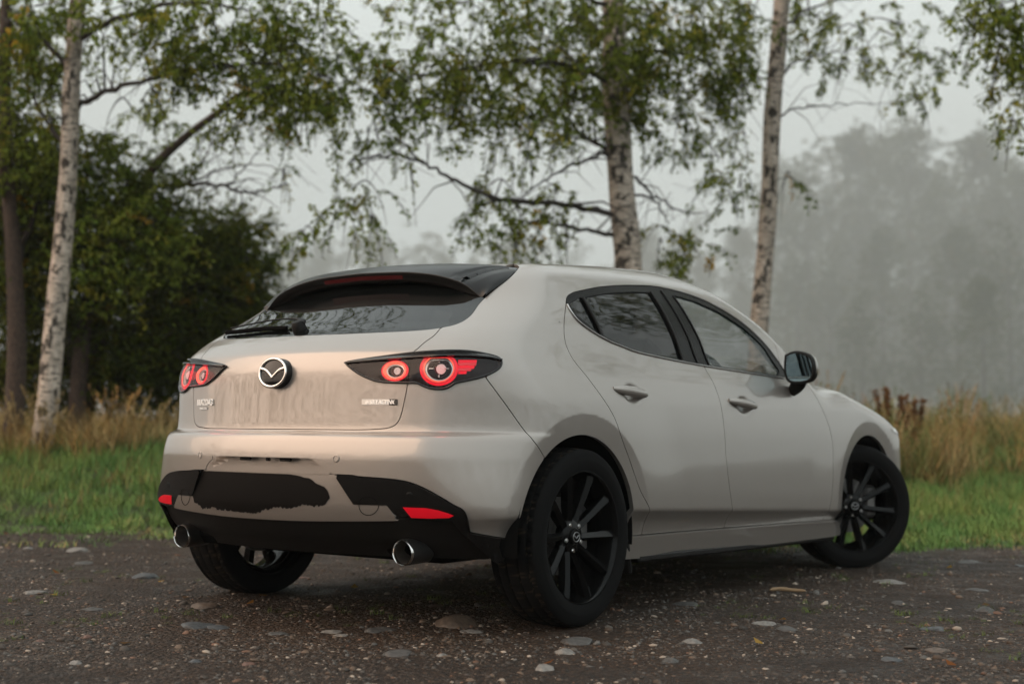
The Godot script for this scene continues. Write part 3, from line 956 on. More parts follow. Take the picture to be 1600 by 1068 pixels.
var refl_mat: StandardMaterial3D
func reflector_red() -> StandardMaterial3D:
	if refl_mat == null:
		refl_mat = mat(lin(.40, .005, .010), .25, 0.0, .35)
		refl_mat.emission_enabled = true; refl_mat.emission = lin(1.0, .006, .03); refl_mat.emission_energy_multiplier = .13  # faint glow put into the colour; the reflector is no lamp
	return refl_mat

func build_side_details(car: Node3D) -> void:
	for sgn in [1.0, -1.0]:
		for h in [[.232, .866, .486, .849], [1.190, .840, 1.448, .819]]:
			var pts := []; var rad := []
			for i in 13:
				var t := i / 12.0
				var x := lerpf(h[0], h[2], t); var y := lerpf(h[1], h[3], t)
				var z0 := lerpf(surf_x(h[0] - .02, h[1] + .05).z, surf_x(h[2] + .03, h[3] + .05).z, t)
				pts.append(Vector3(x, y, z0 + .008 + .024 * sqrt(maxf(sin(PI * clampf(t, .02, .98)), 0.0))))
				rad.append(.0155 * pow(sin(PI * clampf(t, .04, .97)), .35))
			if sgn < 0: pts = flipped(pts)
			obj("door_handle", tube(pts, rad, 10, 1.35, Vector3.UP).mesh(), paint, car)
		# door mirror
		var mir := Node3D.new(); mir.name = "door_mirror"; car.add_child(mir, true)
		var shellm := MB.new(); var face_ := MB.new(); var bezel := MB.new()
		var c := Vector3(1.80, 1.012, .932)
		var prof := v2([-.092, .058, -.030, .075, .055, .060, .090, .030, .098, -.02, .082, -.062, .03, -.078, -.055, -.076, -.090, -.05, -.098, .01, -.092, .058])
		prof = cr(prof, 3).map(func(e): return e * Vector2(.76, .98)); prof.pop_back()
		var k := prof.size()
		var stages := [[0.0, .98], [.004, 1.02], [.02, 1.03], [.05, .99], [.075, .88], [.095, .66], [.105, .3], [.106, .001]]
		for i in stages.size():
			for q in prof:
				var p := c + Vector3(stages[i][0], q.y * stages[i][1], q.x * stages[i][1])
				shellm.put(p, (Vector3(stages[i][0] * 9.0 - .25, q.y * 10.0, q.x * 10.0)).normalized())
		for i in stages.size() - 1:
			for j in k: shellm.quad(i * k + j, i * k + (j + 1) % k, (i + 1) * k + (j + 1) % k, (i + 1) * k + j)
		for i in 2:
			for q in prof:
				var sc := .98 if i == 0 else .86
				bezel.put(c + Vector3(.0 if i == 0 else .004, q.y * sc, q.x * sc), Vector3(-1, 0, 0))
		for j in k: bezel.quad(j, (j + 1) % k, k + (j + 1) % k, k + j)
		var cc := face_.put(c + Vector3(.003, 0, 0), Vector3(-1, 0, .10).normalized())
		for q in prof: face_.put(c + Vector3(.003, q.y * .87, q.x * .87), Vector3(-1, 0, .10).normalized())
		for j in k: face_.tri(cc, 1 + j, 1 + (j + 1) % k)
		var capm := MB.new()
		for i in range(2, stages.size()):
			for q in prof:
				var p := c + Vector3(stages[i][0], maxf(q.y, -.03) * stages[i][1], q.x * stages[i][1]) * 1.0
				capm.put(p + Vector3(.002, 0, 0) + (Vector3(stages[i][0] * 9.0 - .25, q.y * 10.0, q.x * 10.0)).normalized() * .002, (Vector3(stages[i][0] * 9.0 - .25, q.y * 10.0, q.x * 10.0)).normalized())
		for i in stages.size() - 3:
			for j in k: capm.quad(i * k + j, i * k + (j + 1) % k, (i + 1) * k + (j + 1) % k, (i + 1) * k + j)
		var stem := tube(cr([Vector3(1.875, .898, .862), Vector3(1.868, .915, .885), Vector3(1.855, .938, .905), Vector3(1.845, .965, .918)], 4), [.026, .027, .028, .030, .032, .034, .036, .038, .040, .041, .042, .043, .044], 12, .8, Vector3(1, 0, 0))
		for q in [["housing", shellm, plastic], ["bezel", bezel, plastic], ["mirror_glass", face_, mat(lin(.20, .25, .26), .02, 1.0)], ["painted_cap", capm, paint], ["stem", stem, plastic]]:
			obj(q[0], q[1].mesh() if sgn > 0 else q[1].mirrored().mesh(), q[2], mir)
		# a sliver of the headlamp at the front corner
		var hl := MB.new()
		for i in 11:
			for j in 6:
				var t := i / 10.0
				var x := lerpf(3.10, 3.40, t)
				var p := surf_x(x, lerpf(.712 - .045 * t, .728 + .012 * t - .05 * t * t, j / 5.0))
				var n := normal_at(p)
				hl.put(p + n * .004, n)
		for i in 10:
			for j in 5: hl.quad(i * 6 + j, (i + 1) * 6 + j, (i + 1) * 6 + j + 1, i * 6 + j + 1)
		obj("headlamp", hl.mesh() if sgn > 0 else hl.mirrored().mesh(), mat(lin(.75, .73, .70), .12, .2), car)

func build_cabin(car: Node3D) -> void:
	var cloth := mat(lin(.012, .012, .013), .85, 0.0, .2)
	for sgn in [.38, -.38]:
		for x in [1.30, .45]:
			var seat := Node3D.new(); seat.name = "seat"; car.add_child(seat, true)
			var b := MB.new(); b.add(slab(Vector3(.5, .16, .5), .05), Transform3D(Basis(Vector3(0, 0, 1), .12), Vector3(x + .12, .50, sgn)))
			obj("cushion", b.mesh(), cloth, seat)
			b = MB.new(); b.add(slab(Vector3(.13, .60, .48), .05), Transform3D(Basis(Vector3(0, 0, 1), .30), Vector3(x - .20, .82, sgn)))
			obj("backrest", b.mesh(), cloth, seat)
			b = MB.new(); b.add(slab(Vector3(.09, .17, .26), .04), Transform3D(Basis(Vector3(0, 0, 1), .25), Vector3(x - .31, 1.19 if x > 1.0 else 1.15, sgn)))
			obj("headrest", b.mesh(), cloth, seat)
	var d := MB.new(); d.add(slab(Vector3(.55, .22, 1.36), .07), Transform3D(Basis(), Vector3(2.20, .86, 0)))
	obj("dashboard", d.mesh(), cloth, car)
	var loop := []
	for i in 32:
		var a := TAU * i / 32
		loop.append(Vector3(1.80 - sin(a) * .07, .93 + sin(a) * .165, .38 + cos(a) * .18))
	obj("steering_wheel", tube(loop, .015, 8, 1.0, Vector3(1, .4, 0), true).mesh(), plastic, car)
	var shelf := MB.new(); shelf.add(slab(Vector3(.5, .03, 1.2), .01), Transform3D(Basis(), Vector3(-.10, .98, 0)))
	obj("parcel_shelf", shelf.mesh(), cloth, car)

func build_wheels(car: Node3D) -> void:
	# tyre: shoulders, sidewalls, four grooves round the tread and cross cuts in the shoulders
	var tyre := MB.new()
	var half: Array = v2([.322, -.1] + [])
	var prof := v2([.232, .086, .236, .096, .246, .102, .262, .1065, .280, .1075, .2805, .1065, .296, .1045, .308, .1000, .3155, .0935, .3185, .0885])
	var tread := []
	for q in [[.0880, 0], [.0700, 0], [.0695, 1], [.0615, 1], [.0610, 0], [.0300, 0], [.0295, 1], [.0200, 1], [.0195, 0], [-.0195, 0], [-.0200, 1], [-.0295, 1], [-.0300, 0], [-.0610, 0], [-.0615, 1], [-.0695, 1], [-.0700, 0], [-.0880, 0]]:
		tread.append(q)
	var seg := 288
	var full := []
	for q in prof: full.append([q.x, q.y, 0])
	for q in tread: full.append([.325 - .9 * q[0] * q[0] - (.0075 if q[1] else 0.0), q[0], 1 if not q[1] else 2])
	for i in range(prof.size() - 1, -1, -1): full.append([prof[i].x, -prof[i].y, 0])
	rng.seed = 5
	for j in seg + 1:
		var a := TAU * (j % seg) / seg
		for q in full:
			var r: float = q[0]
			if q[2] == 1 and absf(q[1]) > .069 and j % 6 == 0: r -= .006
			if q[2] == 1 and absf(q[1]) < .062 and (j + (2 if q[1] > 0 else 5)) % 8 == 0: r -= .0025
			tyre.v.append(Vector3(cos(a) * r, sin(a) * r, q[1])); tyre.n.append(Vector3.ZERO); tyre.uv.append(Vector2(float(j) / seg, q[1]))
			var c := Color(.0055, .0055, .006)
			if q[2] > 0: c = Color(.007, .0065, .006) if rng.randf() > .09 else Color(.035, .025, .016)
			tyre.col.append(c)
	var w := full.size()
	for j in seg:
		for i in w - 1:
			var a := j * w + i
			var na := (tyre.v[a + w] - tyre.v[a]).cross(tyre.v[a + 1] - tyre.v[a])
			if na.dot(tyre.v[a] * Vector3(1, 1, 0) + Vector3(0, 0, tyre.v[a].z * (2.0 if i < 5 or i > w - 6 else .2))) < 0.0: na = -na
			for q in [a, a + 1, a + w, a + w + 1]: tyre.n[q] += na
	for i in w:
		var s := tyre.n[i] + tyre.n[seg * w + i]
		tyre.n[i] = s; tyre.n[seg * w + i] = s
	for i in tyre.n.size(): tyre.n[i] = tyre.n[i].normalized()
	for j in seg:
		for i in w - 1: tyre.quad(j * w + i, (j + 1) * w + i, (j + 1) * w + i + 1, j * w + i + 1)
	var tm := tyre.mesh()
	# rim: bright-edged lip, barrel and back
	var rimb := lathe(v2([.243, .094, .240, .0985, .236, .0985, .232, .094, .228, .080, .222, .060, .212, .02, .205, -.06, .222, -.085, .240, -.092]), 96)
	var rim_mat := mat(lin(.003, .003, .003), .15, 0.0, .24)
	var rm := rimb.mesh()
	# one spoke: a tapering bar with a raised ridge, from the hub out to the rim
	var sp := MB.new()
	var st := [[.040, .044, .019, .022], [.075, .054, .0145, .026], [.12, .064, .0145, .032], [.17, .075, .0165, .032], [.21, .083, .0195, .030], [.232, .084, .025, .024]]
	for face_ in 4:
		for i in st.size():
			var q = st[i]
			var tw: float = .35 * (q[0] - .05)
			var ridge := Vector3(q[0], tw * .25 - q[2] * .25, q[1] + .004)
			var l := Vector3(q[0], -q[2] + tw * .25, q[1] - .010); var r := Vector3(q[0], q[2] + tw * .25, q[1] - .006)
			var lb := l + Vector3(0, .004, -q[3]); var rb := r + Vector3(0, -.004, -q[3])
			var pair: Array = [[l, ridge], [ridge, r], [r, rb], [lb, l]][face_]
			var nn: Vector3 = (pair[1] - pair[0]).cross(Vector3(1, 0, .1)).normalized()
			if nn.dot(pair[0] + pair[1] - (l + r + lb + rb) * .5) < 0.0: nn = -nn
			sp.put(pair[0], nn); sp.put(pair[1], nn)
		var k := face_ * st.size() * 2
		for i in st.size() - 1: sp.quad(k + i * 2, k + i * 2 + 1, k + i * 2 + 3, k + i * 2 + 2)
	var spm := sp.mesh()
	var hub := lathe(v2([.0001, .066, .028, .066, .031, .063, .032, .056, .055, .054, .064, .046, .066, .02]), 40)
	var hm := hub.mesh()
	var mark := emblem_mark(.021, .017, .0024).mesh()
	var nut := lathe(v2([.0001, .012, .006, .012, .0085, .009, .0085, -.012]), 12).mesh()
	var disc_ := lathe(v2([.06, .012, .06, -.006, .142, -.006, .142, -.028, .06, -.028]), 64).mesh()
	var cal := MB.new(); cal.add(slab(Vector3(.07, .17, .075), .015), Transform3D(Basis(), Vector3(.128, .02, -.02)))
	var cm := cal.mesh()
	var iron := mat(lin(.16, .155, .15), .4, .9)
	var steer := deg_to_rad(36)
	for q in [[Vector3(0, .3205, .79), 0.0, .54], [Vector3(2.762, .3205, .785), -steer, .42], [Vector3(0, .3205, -.79), PI, .2], [Vector3(2.762, .3205, -.785), PI - steer, .1]]:
		var wh := Node3D.new(); wh.name = "wheel"
		car.add_child(wh, true)
		wh.transform = Transform3D(Basis(Vector3.UP, q[1]), q[0])
		obj("tyre", tm, rubber, wh)
		obj("rim", rm, rim_mat, wh)
		for i in 10:
			var a: float = TAU * i / 10 + q[2]
			obj("spoke", spm, rim_mat, wh, Transform3D(Basis(Vector3(0, 0, 1), a)))
		obj("hub_cap", hm, rim_mat, wh)
		obj("hub_emblem", mark, mat(lin(.22, .22, .22), .3, .9), wh, Transform3D(Basis(), Vector3(0, 0, .0665)))
		for i in 5:
			var a: float = TAU * i / 5 + q[2] + .3
			obj("wheel_nut", nut, chrome if i % 2 else silver, wh, Transform3D(Basis(), Vector3(cos(a) * .050, sin(a) * .050, .047)))
		obj("brake_disc", disc_, iron, wh)
		obj("brake_caliper", cm, iron, wh)

# ---------------------------------------------------------------- ground
var EDGE := [Vector2(-3, -16), Vector2(.6, -9), Vector2(1.2, -6.5), Vector2(1.6, -4.7), Vector2(1.8, -3.6), Vector2(2.6, -1.8), Vector2(3.9, .8), Vector2(4.9, 1.1), Vector2(8, 2.0), Vector2(16, 5)]
var hump := FastNoiseLite.new()

func grass_dist(x: float, z: float) -> float:       # metres past the edge of the gravel (> 0 on the grass)
	var best := 1e9
	var sgn := 1.0
	for i in EDGE.size() - 1:
		var a: Vector2 = EDGE[i]; var b: Vector2 = EDGE[i + 1]
		var q := Vector2(x, z) - a
		var t := clampf(q.dot(b - a) / (b - a).length_squared(), 0.0, 1.0)
		var d := (q - (b - a) * t).length()
		if d < best:
			best = d
			sgn = -1.0 if (b - a).cross(q) > 0.0 else 1.0
	return best * sgn

func ground_y(x: float, z: float) -> float:
	var g := grass_dist(x, z)
	var y := .54 * smoothstep(.1, lerpf(2.7, 5.2, smoothstep(-5.0, -1.0, z)), g) + .012 * maxf(g - 4.0, 0.0) * (1.0 - smoothstep(30, 60, g) * .5)
	var near := Vector2(x - 1.2, z).length()
	y += hump.get_noise_2d(x * 1.0, z * 1.0) * (.012 + .10 * smoothstep(.5, 6.0, g)) * smoothstep(.3, 1.6, absf(near - 1.0) + .5 + maxf(g, 0.0))
	return y

func build_ground() -> void:
	hump.seed = 11; hump.frequency = .25; hump.fractal_octaves = 3
	var c := Vector2(-.6, 1.4)
	var radii := [0.0]
	var r := .12
	while r < 900.0:
		radii.append(r)
		r = r * 1.035 + .035
	var m := MB.new()
	var seg := 220
	for i in radii.size():
		for j in seg:
			var a := TAU * j / seg
			var x: float = c.x + cos(a) * radii[i]; var z: float = c.y + sin(a) * radii[i]
			var far: bool = radii[i] > 90.0
			m.put(Vector3(x, ground_y(x, z) if not far else ground_y(x, z), z), Vector3.UP, Vector2(x, z))
			var g := grass_dist(x, z)
			var k := smoothstep(-.3, .5, g + hump.get_noise_2d(x * 9, z * 9) * .5)
			var warm := .5 + .5 * hump.get_noise_2d(x * 2.5 + 40, z * 2.5)
			var dirt := Color(.26, .195, .148).lerp(Color(.50, .31, .18), clampf(warm * 1.5 - .2, 0, 1))
			m.col.append(dirt.lerp(Color(.55, .75, .30), k))
	for i in radii.size() - 1:
		for j in seg:
			m.quad(i * seg + j, i * seg + (j + 1) % seg, (i + 1) * seg + (j + 1) % seg, (i + 1) * seg + j)
	for i in radii.size():
		for j in seg:
			var a := m.v[maxi(i - 1, 0) * seg + j]; var b := m.v[mini(i + 1, radii.size() - 1) * seg + j]
			var l := m.v[i * seg + (j + 1) % seg]; var k := m.v[i * seg + (j + seg - 1) % seg]
			var n := (b - a).cross(l - k)
			if i == 0: n = Vector3.UP
			m.n[i * seg + j] = (n if n.y > 0 else -n).normalized()
	var mt := mat(Color.WHITE, .82, 0.0, .35)
	mt.vertex_color_use_as_albedo = true
	mt.albedo_texture = noise_tex(.045, [[0.0, lin(.016, .014, .012)], [.42, lin(.042, .036, .031)], [.60, lin(.07, .058, .048)], [.78, lin(.10, .088, .078)], [.93, lin(.20, .19, .18)], [1.0, lin(.30, .29, .28)]], 21, false, 6, 1024)
	mt.uv1_scale = Vector3(.62, .62, .62)
	mt.roughness_texture = noise_tex(.012, [[0.0, Color(.55, .55, .55)], [.5, Color(.85, .85, .85)], [1.0, Color(1, 1, 1)]], 8, false, 4, 512)
	mt.normal_enabled = true; mt.normal_scale = 2.5
	mt.normal_texture = noise_tex(.06, [], 5, true, 5, 1024)
	var ground := obj("ground", m.mesh(), mt)
	ground.set_meta("kind", "structure"); ground.set_meta("label", "wet brown gravel yard running into a grassy field")
	build_stones(ground)
	build_grass()

func pebble(seed_: int, flat: float, levels := 1) -> ArrayMesh:
	var r := RandomNumberGenerator.new()
	r.seed = seed_
	var z := FastNoiseLite.new()
	z.seed = seed_; z.frequency = .75
	var m := MB.new()
	var dirs := [Vector3.RIGHT, Vector3.UP, Vector3.BACK, Vector3.LEFT, Vector3.DOWN, Vector3.FORWARD]
	var faces := []
	for f in [[0, 1, 2], [2, 1, 3], [3, 1, 5], [5, 1, 0], [0, 2, 4], [2, 3, 4], [3, 5, 4], [5, 0, 4]]: faces.append([dirs[f[0]], dirs[f[1]], dirs[f[2]]])
	for l in levels:
		var nf := []
		for f in faces:
			var a: Vector3 = ((f[0] + f[1]) / 2).normalized(); var b: Vector3 = ((f[1] + f[2]) / 2).normalized(); var c: Vector3 = ((f[2] + f[0]) / 2).normalized()
			nf.append_array([[f[0], a, c], [a, f[1], b], [c, b, f[2]], [a, b, c]])
		faces = nf
	var key := {}
	var cuts := []
	for i in 5: cuts.append([Vector3(r.randf_range(-1, 1), r.randf_range(-.2, 1), r.randf_range(-1, 1)).normalized(), r.randf_range(.62, .9)])
	for f in faces:
		var id := []
		for d in f:
			if not key.has(d):
				var p: Vector3 = d * (1.0 + .30 * z.get_noise_3dv(d * 1.3))
				for q in cuts:
					var o: float = p.dot(q[0]) - q[1]
					if o > 0: p -= q[0] * o
				p.y *= flat
				key[d] = m.put(p, Vector3.ZERO)
			id.append(key[d])
		var n: Vector3 = (m.v[id[1]] - m.v[id[0]]).cross(m.v[id[2]] - m.v[id[0]])
		if n.dot(m.v[id[0]] + m.v[id[1]] + m.v[id[2]]) < 0: n = -n
		for q in id: m.n[q] += n
		m.ix.append_array(PackedInt32Array(id))
	var ix := m.ix.duplicate()
	m.ix.clear()
	for i in m.n.size(): m.n[i] = m.n[i].normalized()
	for i in range(0, ix.size(), 3): m.tri(ix[i], ix[i + 1], ix[i + 2])
	return m.mesh()

func stone_tint() -> Color:
	var k := rng.randf()
	if k < .34: return Color(.05, .048, .046) * rng.randf_range(.6, 1.5)
	if k < .62: return Color(.08, .064, .052) * rng.randf_range(.6, 1.4)
	if k < .75: return Color(.07, .076, .08) * rng.randf_range(.7, 1.5)
	if k < .83: return Color(.25, .235, .215) * rng.randf_range(.7, 1.3)
	if k < .96: return Color(.055, .05, .047)
	return Color(.12, .075, .055) * rng.randf_range(.7, 1.3)

func build_stones(ground: Node3D) -> void:
	rng.seed = 77
	var sm := mat(lin(.92, .80, .70), .65, 0.0, .35)
	sm.vertex_color_use_as_albedo = true
	for kind in 3:
		var where := []; var tints := []
		var count: int = [80000, 15000, 1500][kind]
		while where.size() < count:
			# denser close to the viewer, over the part of the yard that is seen
			var d := 3.0 + 9.0 * pow(rng.randf(), 1.25)
			var lat := rng.randf_range(-1, 1) * (.6 + d * .44)
			var p := at_spot(d, lat, 0)
			if grass_dist(p.x, p.z) > .25: continue
			var patchy := hump.get_noise_2d(p.x * 5 + 9, p.z * 5)
			if patchy < rng.randf_range(-.55, .25): continue
			var s: float = [rng.randf_range(.0016, .0052), rng.randf_range(.005, .012), rng.randf_range(.011, .021)][kind]
			if rng.randf() < .04: s *= 1.5
			p.y = ground_y(p.x, p.z) + s * rng.randf_range(-.25, .2)
			var b := Basis(Vector3.UP, rng.randf() * TAU) * Basis(Vector3.RIGHT, rng.randf_range(-.3, .3))
			where.append(Transform3D(b.scaled(Vector3(s, s, s) * 1.0) * Basis.from_scale(Vector3(1, rng.randf_range(.35, .75), rng.randf_range(.6, 1.0))), p))
			tints.append(stone_tint())
		var o := many(["gravel", "gravel", "gravel"][kind], pebble(40 + kind, .8, 1), sm, where, tints, ground)
		o.set_meta("kind", "stuff")
	# single stones large enough to tell apart
	var shapes := []
	for i in 5: shapes.append(pebble(90 + i, [.26, .46, .22, .5, .34][i], 3))
	var mats := []
	for c in [lin(.075, .072, .07), lin(.11, .082, .064), lin(.20, .19, .18), lin(.065, .072, .08), lin(.13, .068, .05)]:
		var q := mat(c, .62, 0.0, .45)
		q.albedo_texture = noise_tex(.03, [[0, Color(.55, .55, .55)], [.5, Color(.85, .84, .82)], [1, Color(1.0, 1.0, 1.0)]], 17, false, 5, 256)
		q.uv1_triplanar = true; q.uv1_world_triplanar = true; q.uv1_scale = Vector3(6, 6, 6)
		mats.append(q)
	# lateral place, distance, half width, kind of rock
	for q in [[-.187, 5.07, .086, 1, 1], [-1.12, 5.0, .07, 3, 0], [-.14, 4.92, .045, 2, 2], [-.62, 4.88, .04, 2, 2], [-.58, 4.80, .026, 2, 0], [-1.43, 4.72, .022, 4, 3], [-1.55, 4.62, .018, 4, 1], [-1.20, 5.5, .06, 1, 4], [-1.04, 4.98, .05, 3, 2], [-.80, 4.84, .04, 0, 0],
		[.23, 4.72, .06, 0, 4], [.18, 4.50, .035, 2, 1], [.10, 4.18, .035, 2, 3], [.72, 5.72, .055, 0, 0], [.95, 5.2, .05, 2, 2], [1.0, 5.05, .045, 0, 4], [1.55, 5.1, .05, 3, 0], [1.8, 6.6, .08, 2, 2], [2.1, 6.3, .06, 0, 2], [-.35, 4.42, .05, 0, 4], [-.21, 4.40, .02, 2, 1], [-1.62, 5.4, .05, 0, 2], [-2.0, 5.9, .06, 2, 0], [-1.7, 6.5, .07, 3, 4], [-2.2, 7.2, .06, 0, 2], [.5, 4.35, .03, 0, 1], [1.2, 4.4, .035, 3, 4], [1.4, 4.6, .045, 1, 0], [-.95, 4.25, .02, 3, 3], [-1.3, 4.2, .022, 2, 1], [-.3, 5.6, .035, 1, 2], [-2.45, 7.9, .07, 2, 4], [2.5, 7.6, .07, 0, 0], [1.9, 5.6, .04, 0, 1], [-.45, 4.95, .05, 0, 2], [.62, 4.75, .04, 2, 4]]:
		var p := at_spot(q[1], q[0], 0)
		p.y = ground_y(p.x, p.z) - q[2] * .04
		var b := Basis(Vector3.UP, rng.randf() * TAU).scaled(Vector3.ONE * q[2])
		obj("stone", shapes[q[4]], mats[q[3]], ground, Transform3D(b, p))
	for i in 22:
		var d := 4.0 + 5.5 * pow(rng.randf(), 1.1)
		var p := at_spot(d, rng.randf_range(-1, 1) * (.3 + d * .38), 0)
		if grass_dist(p.x, p.z) > .1 or (absf(p.z) < .75 and p.x > -.3 and p.x < 3.2) or Vector2(p.x, absf(p.z) - .8).length() < .4 or Vector2(p.x - 2.76, absf(p.z) - .8).length() < .5: continue
		var s := rng.randf_range(.016, .042)
		p.y = ground_y(p.x, p.z) + s * .03
		obj("stone", shapes[rng.randi() % 5], mats[[0, 0, 1, 2, 3, 3, 4][rng.randi() % 7]], ground, Transform3D(Basis(Vector3.UP, rng.randf() * TAU).scaled(Vector3.ONE * s), p))
	# a stick and some dropped leaves
	var st := at_spot(6.15, 1.22, .012)
	var stick := tube(cr([st + SIDE * -.075, st + SIDE * -.03 + FWD * .012 + Vector3(0, .004, 0), st + SIDE * .03 - FWD * .004, st + SIDE * .078 - FWD * .02], 4), [.003, .007, .009, .008, .0085, .0095, .009, .008, .0085, .008, .007, .006, .0025], 7)
	var so := obj("dead_stick", stick.mesh(), mat(lin(.20, .13, .07), .8))
	so.set_meta("label", "short pale broken stick lying on the gravel beside the car"); so.set_meta("category", "stick")
	var lf := MB.new()
	leaf(lf, Vector3.ZERO, Vector3(0, .15, 1).normalized(), Vector3(0, 1, -.15), .045, Color(1, 1, 1))
	var lw := []; var lt := []
	for i in 46:
		var d := 4.2 + 7.0 * rng.randf()
		var p := at_spot(d, rng.randf_range(-1, 1) * d * .40, 0)
		p.y = ground_y(p.x, p.z) + .008
		lw.append(Transform3D(Basis(Vector3.UP, rng.randf() * TAU) * Basis(Vector3.RIGHT, rng.randf_range(-.4, .4)), p))
		lt.append([Color(.22, .11, .03), Color(.18, .07, .025), Color(.30, .19, .05), Color(.10, .06, .03)][rng.randi() % 4])
	many("fallen_leaves", lf.mesh(), leaf_mat, lw, lt).set_meta("kind", "stuff")

func tuft(blades: int, h: float, spread: float, width: float, bend: float, seed_: int) -> ArrayMesh:
	var r := RandomNumberGenerator.new()
	r.seed = seed_
	var m := MB.new()
	for i in blades:
		var a := r.randf() * TAU
		var o := Vector3(cos(a), 0, sin(a)) * spread * sqrt(r.randf())
		var b := r.randf() * TAU
		var out := Vector3(cos(b), 0, sin(b))
		var hh := h * r.randf_range(.55, 1.0)
		var be := bend * r.randf_range(.2, 1.0)
		var side := out.cross(Vector3.UP).rotated(Vector3.UP, r.randf_range(-.8, .8))
		var k := m.v.size()
		var shade := r.randf_range(.7, 1.25)
		for j in 4:
			var t := j / 3.0
			var p := o + Vector3.UP * hh * (t - .25 * be * t * t) + out * hh * be * t * t
			var w := width * (1.0 - t * .85)
			var n := (side.cross(Vector3.UP + out * be * 2.0 * t).normalized() + Vector3.UP * .35).normalized()
			m.put(p - side * w, n); m.put(p + side * w, n)
			for e in 2: m.col.append(Color(shade, shade, shade) * lerpf(.85, 1.1, t))
		for j in 3:
			for f in [[0, 1, 3], [0, 3, 2]]:
				m.tri(k + j * 2 + f[0], k + j * 2 + f[1], k + j * 2 + f[2])
	return m.mesh()

func seed_stalk(h: float, seed_: int) -> ArrayMesh:       # a few tall dry stems with feathery heads
	var r := RandomNumberGenerator.new()
	r.seed = seed_
	var m := MB.new()
	for i in 5:
		var b := r.randf() * TAU
		var out := Vector3(cos(b), 0, sin(b))
		var hh := h * r.randf_range(.65, 1.0)
		var pts := []
		for j in 5:
			var t := j / 4.0
			pts.append(out * (.05 + .14 * t * t * hh) + Vector3.UP * hh * t)
		var tb := tube(pts, [.0028, .0026, .0022, .0018, .001], 3)
		m.add(tb)
		for j in 16:
			var t := r.randf()
			var p: Vector3 = pts[3].lerp(pts[4], t)
			var d := (Vector3(r.randf_range(-1, 1), r.randf_range(.2, 1.2), r.randf_range(-1, 1))).normalized()
			var k := m.v.size()
			var s := d.cross(Vector3(.3, 1, .2)).normalized() * .006
			var sn := s.cross(d).normalized()
			m.put(p - s, sn); m.put(p + s, sn); m.put(p + d * .055 * (1.2 - t * .6), sn)
			m.tri(k, k + 1, k + 2)
	m.col.resize(m.v.size()); m.col.fill(Color(1, 1, 1))
	return m.mesh()

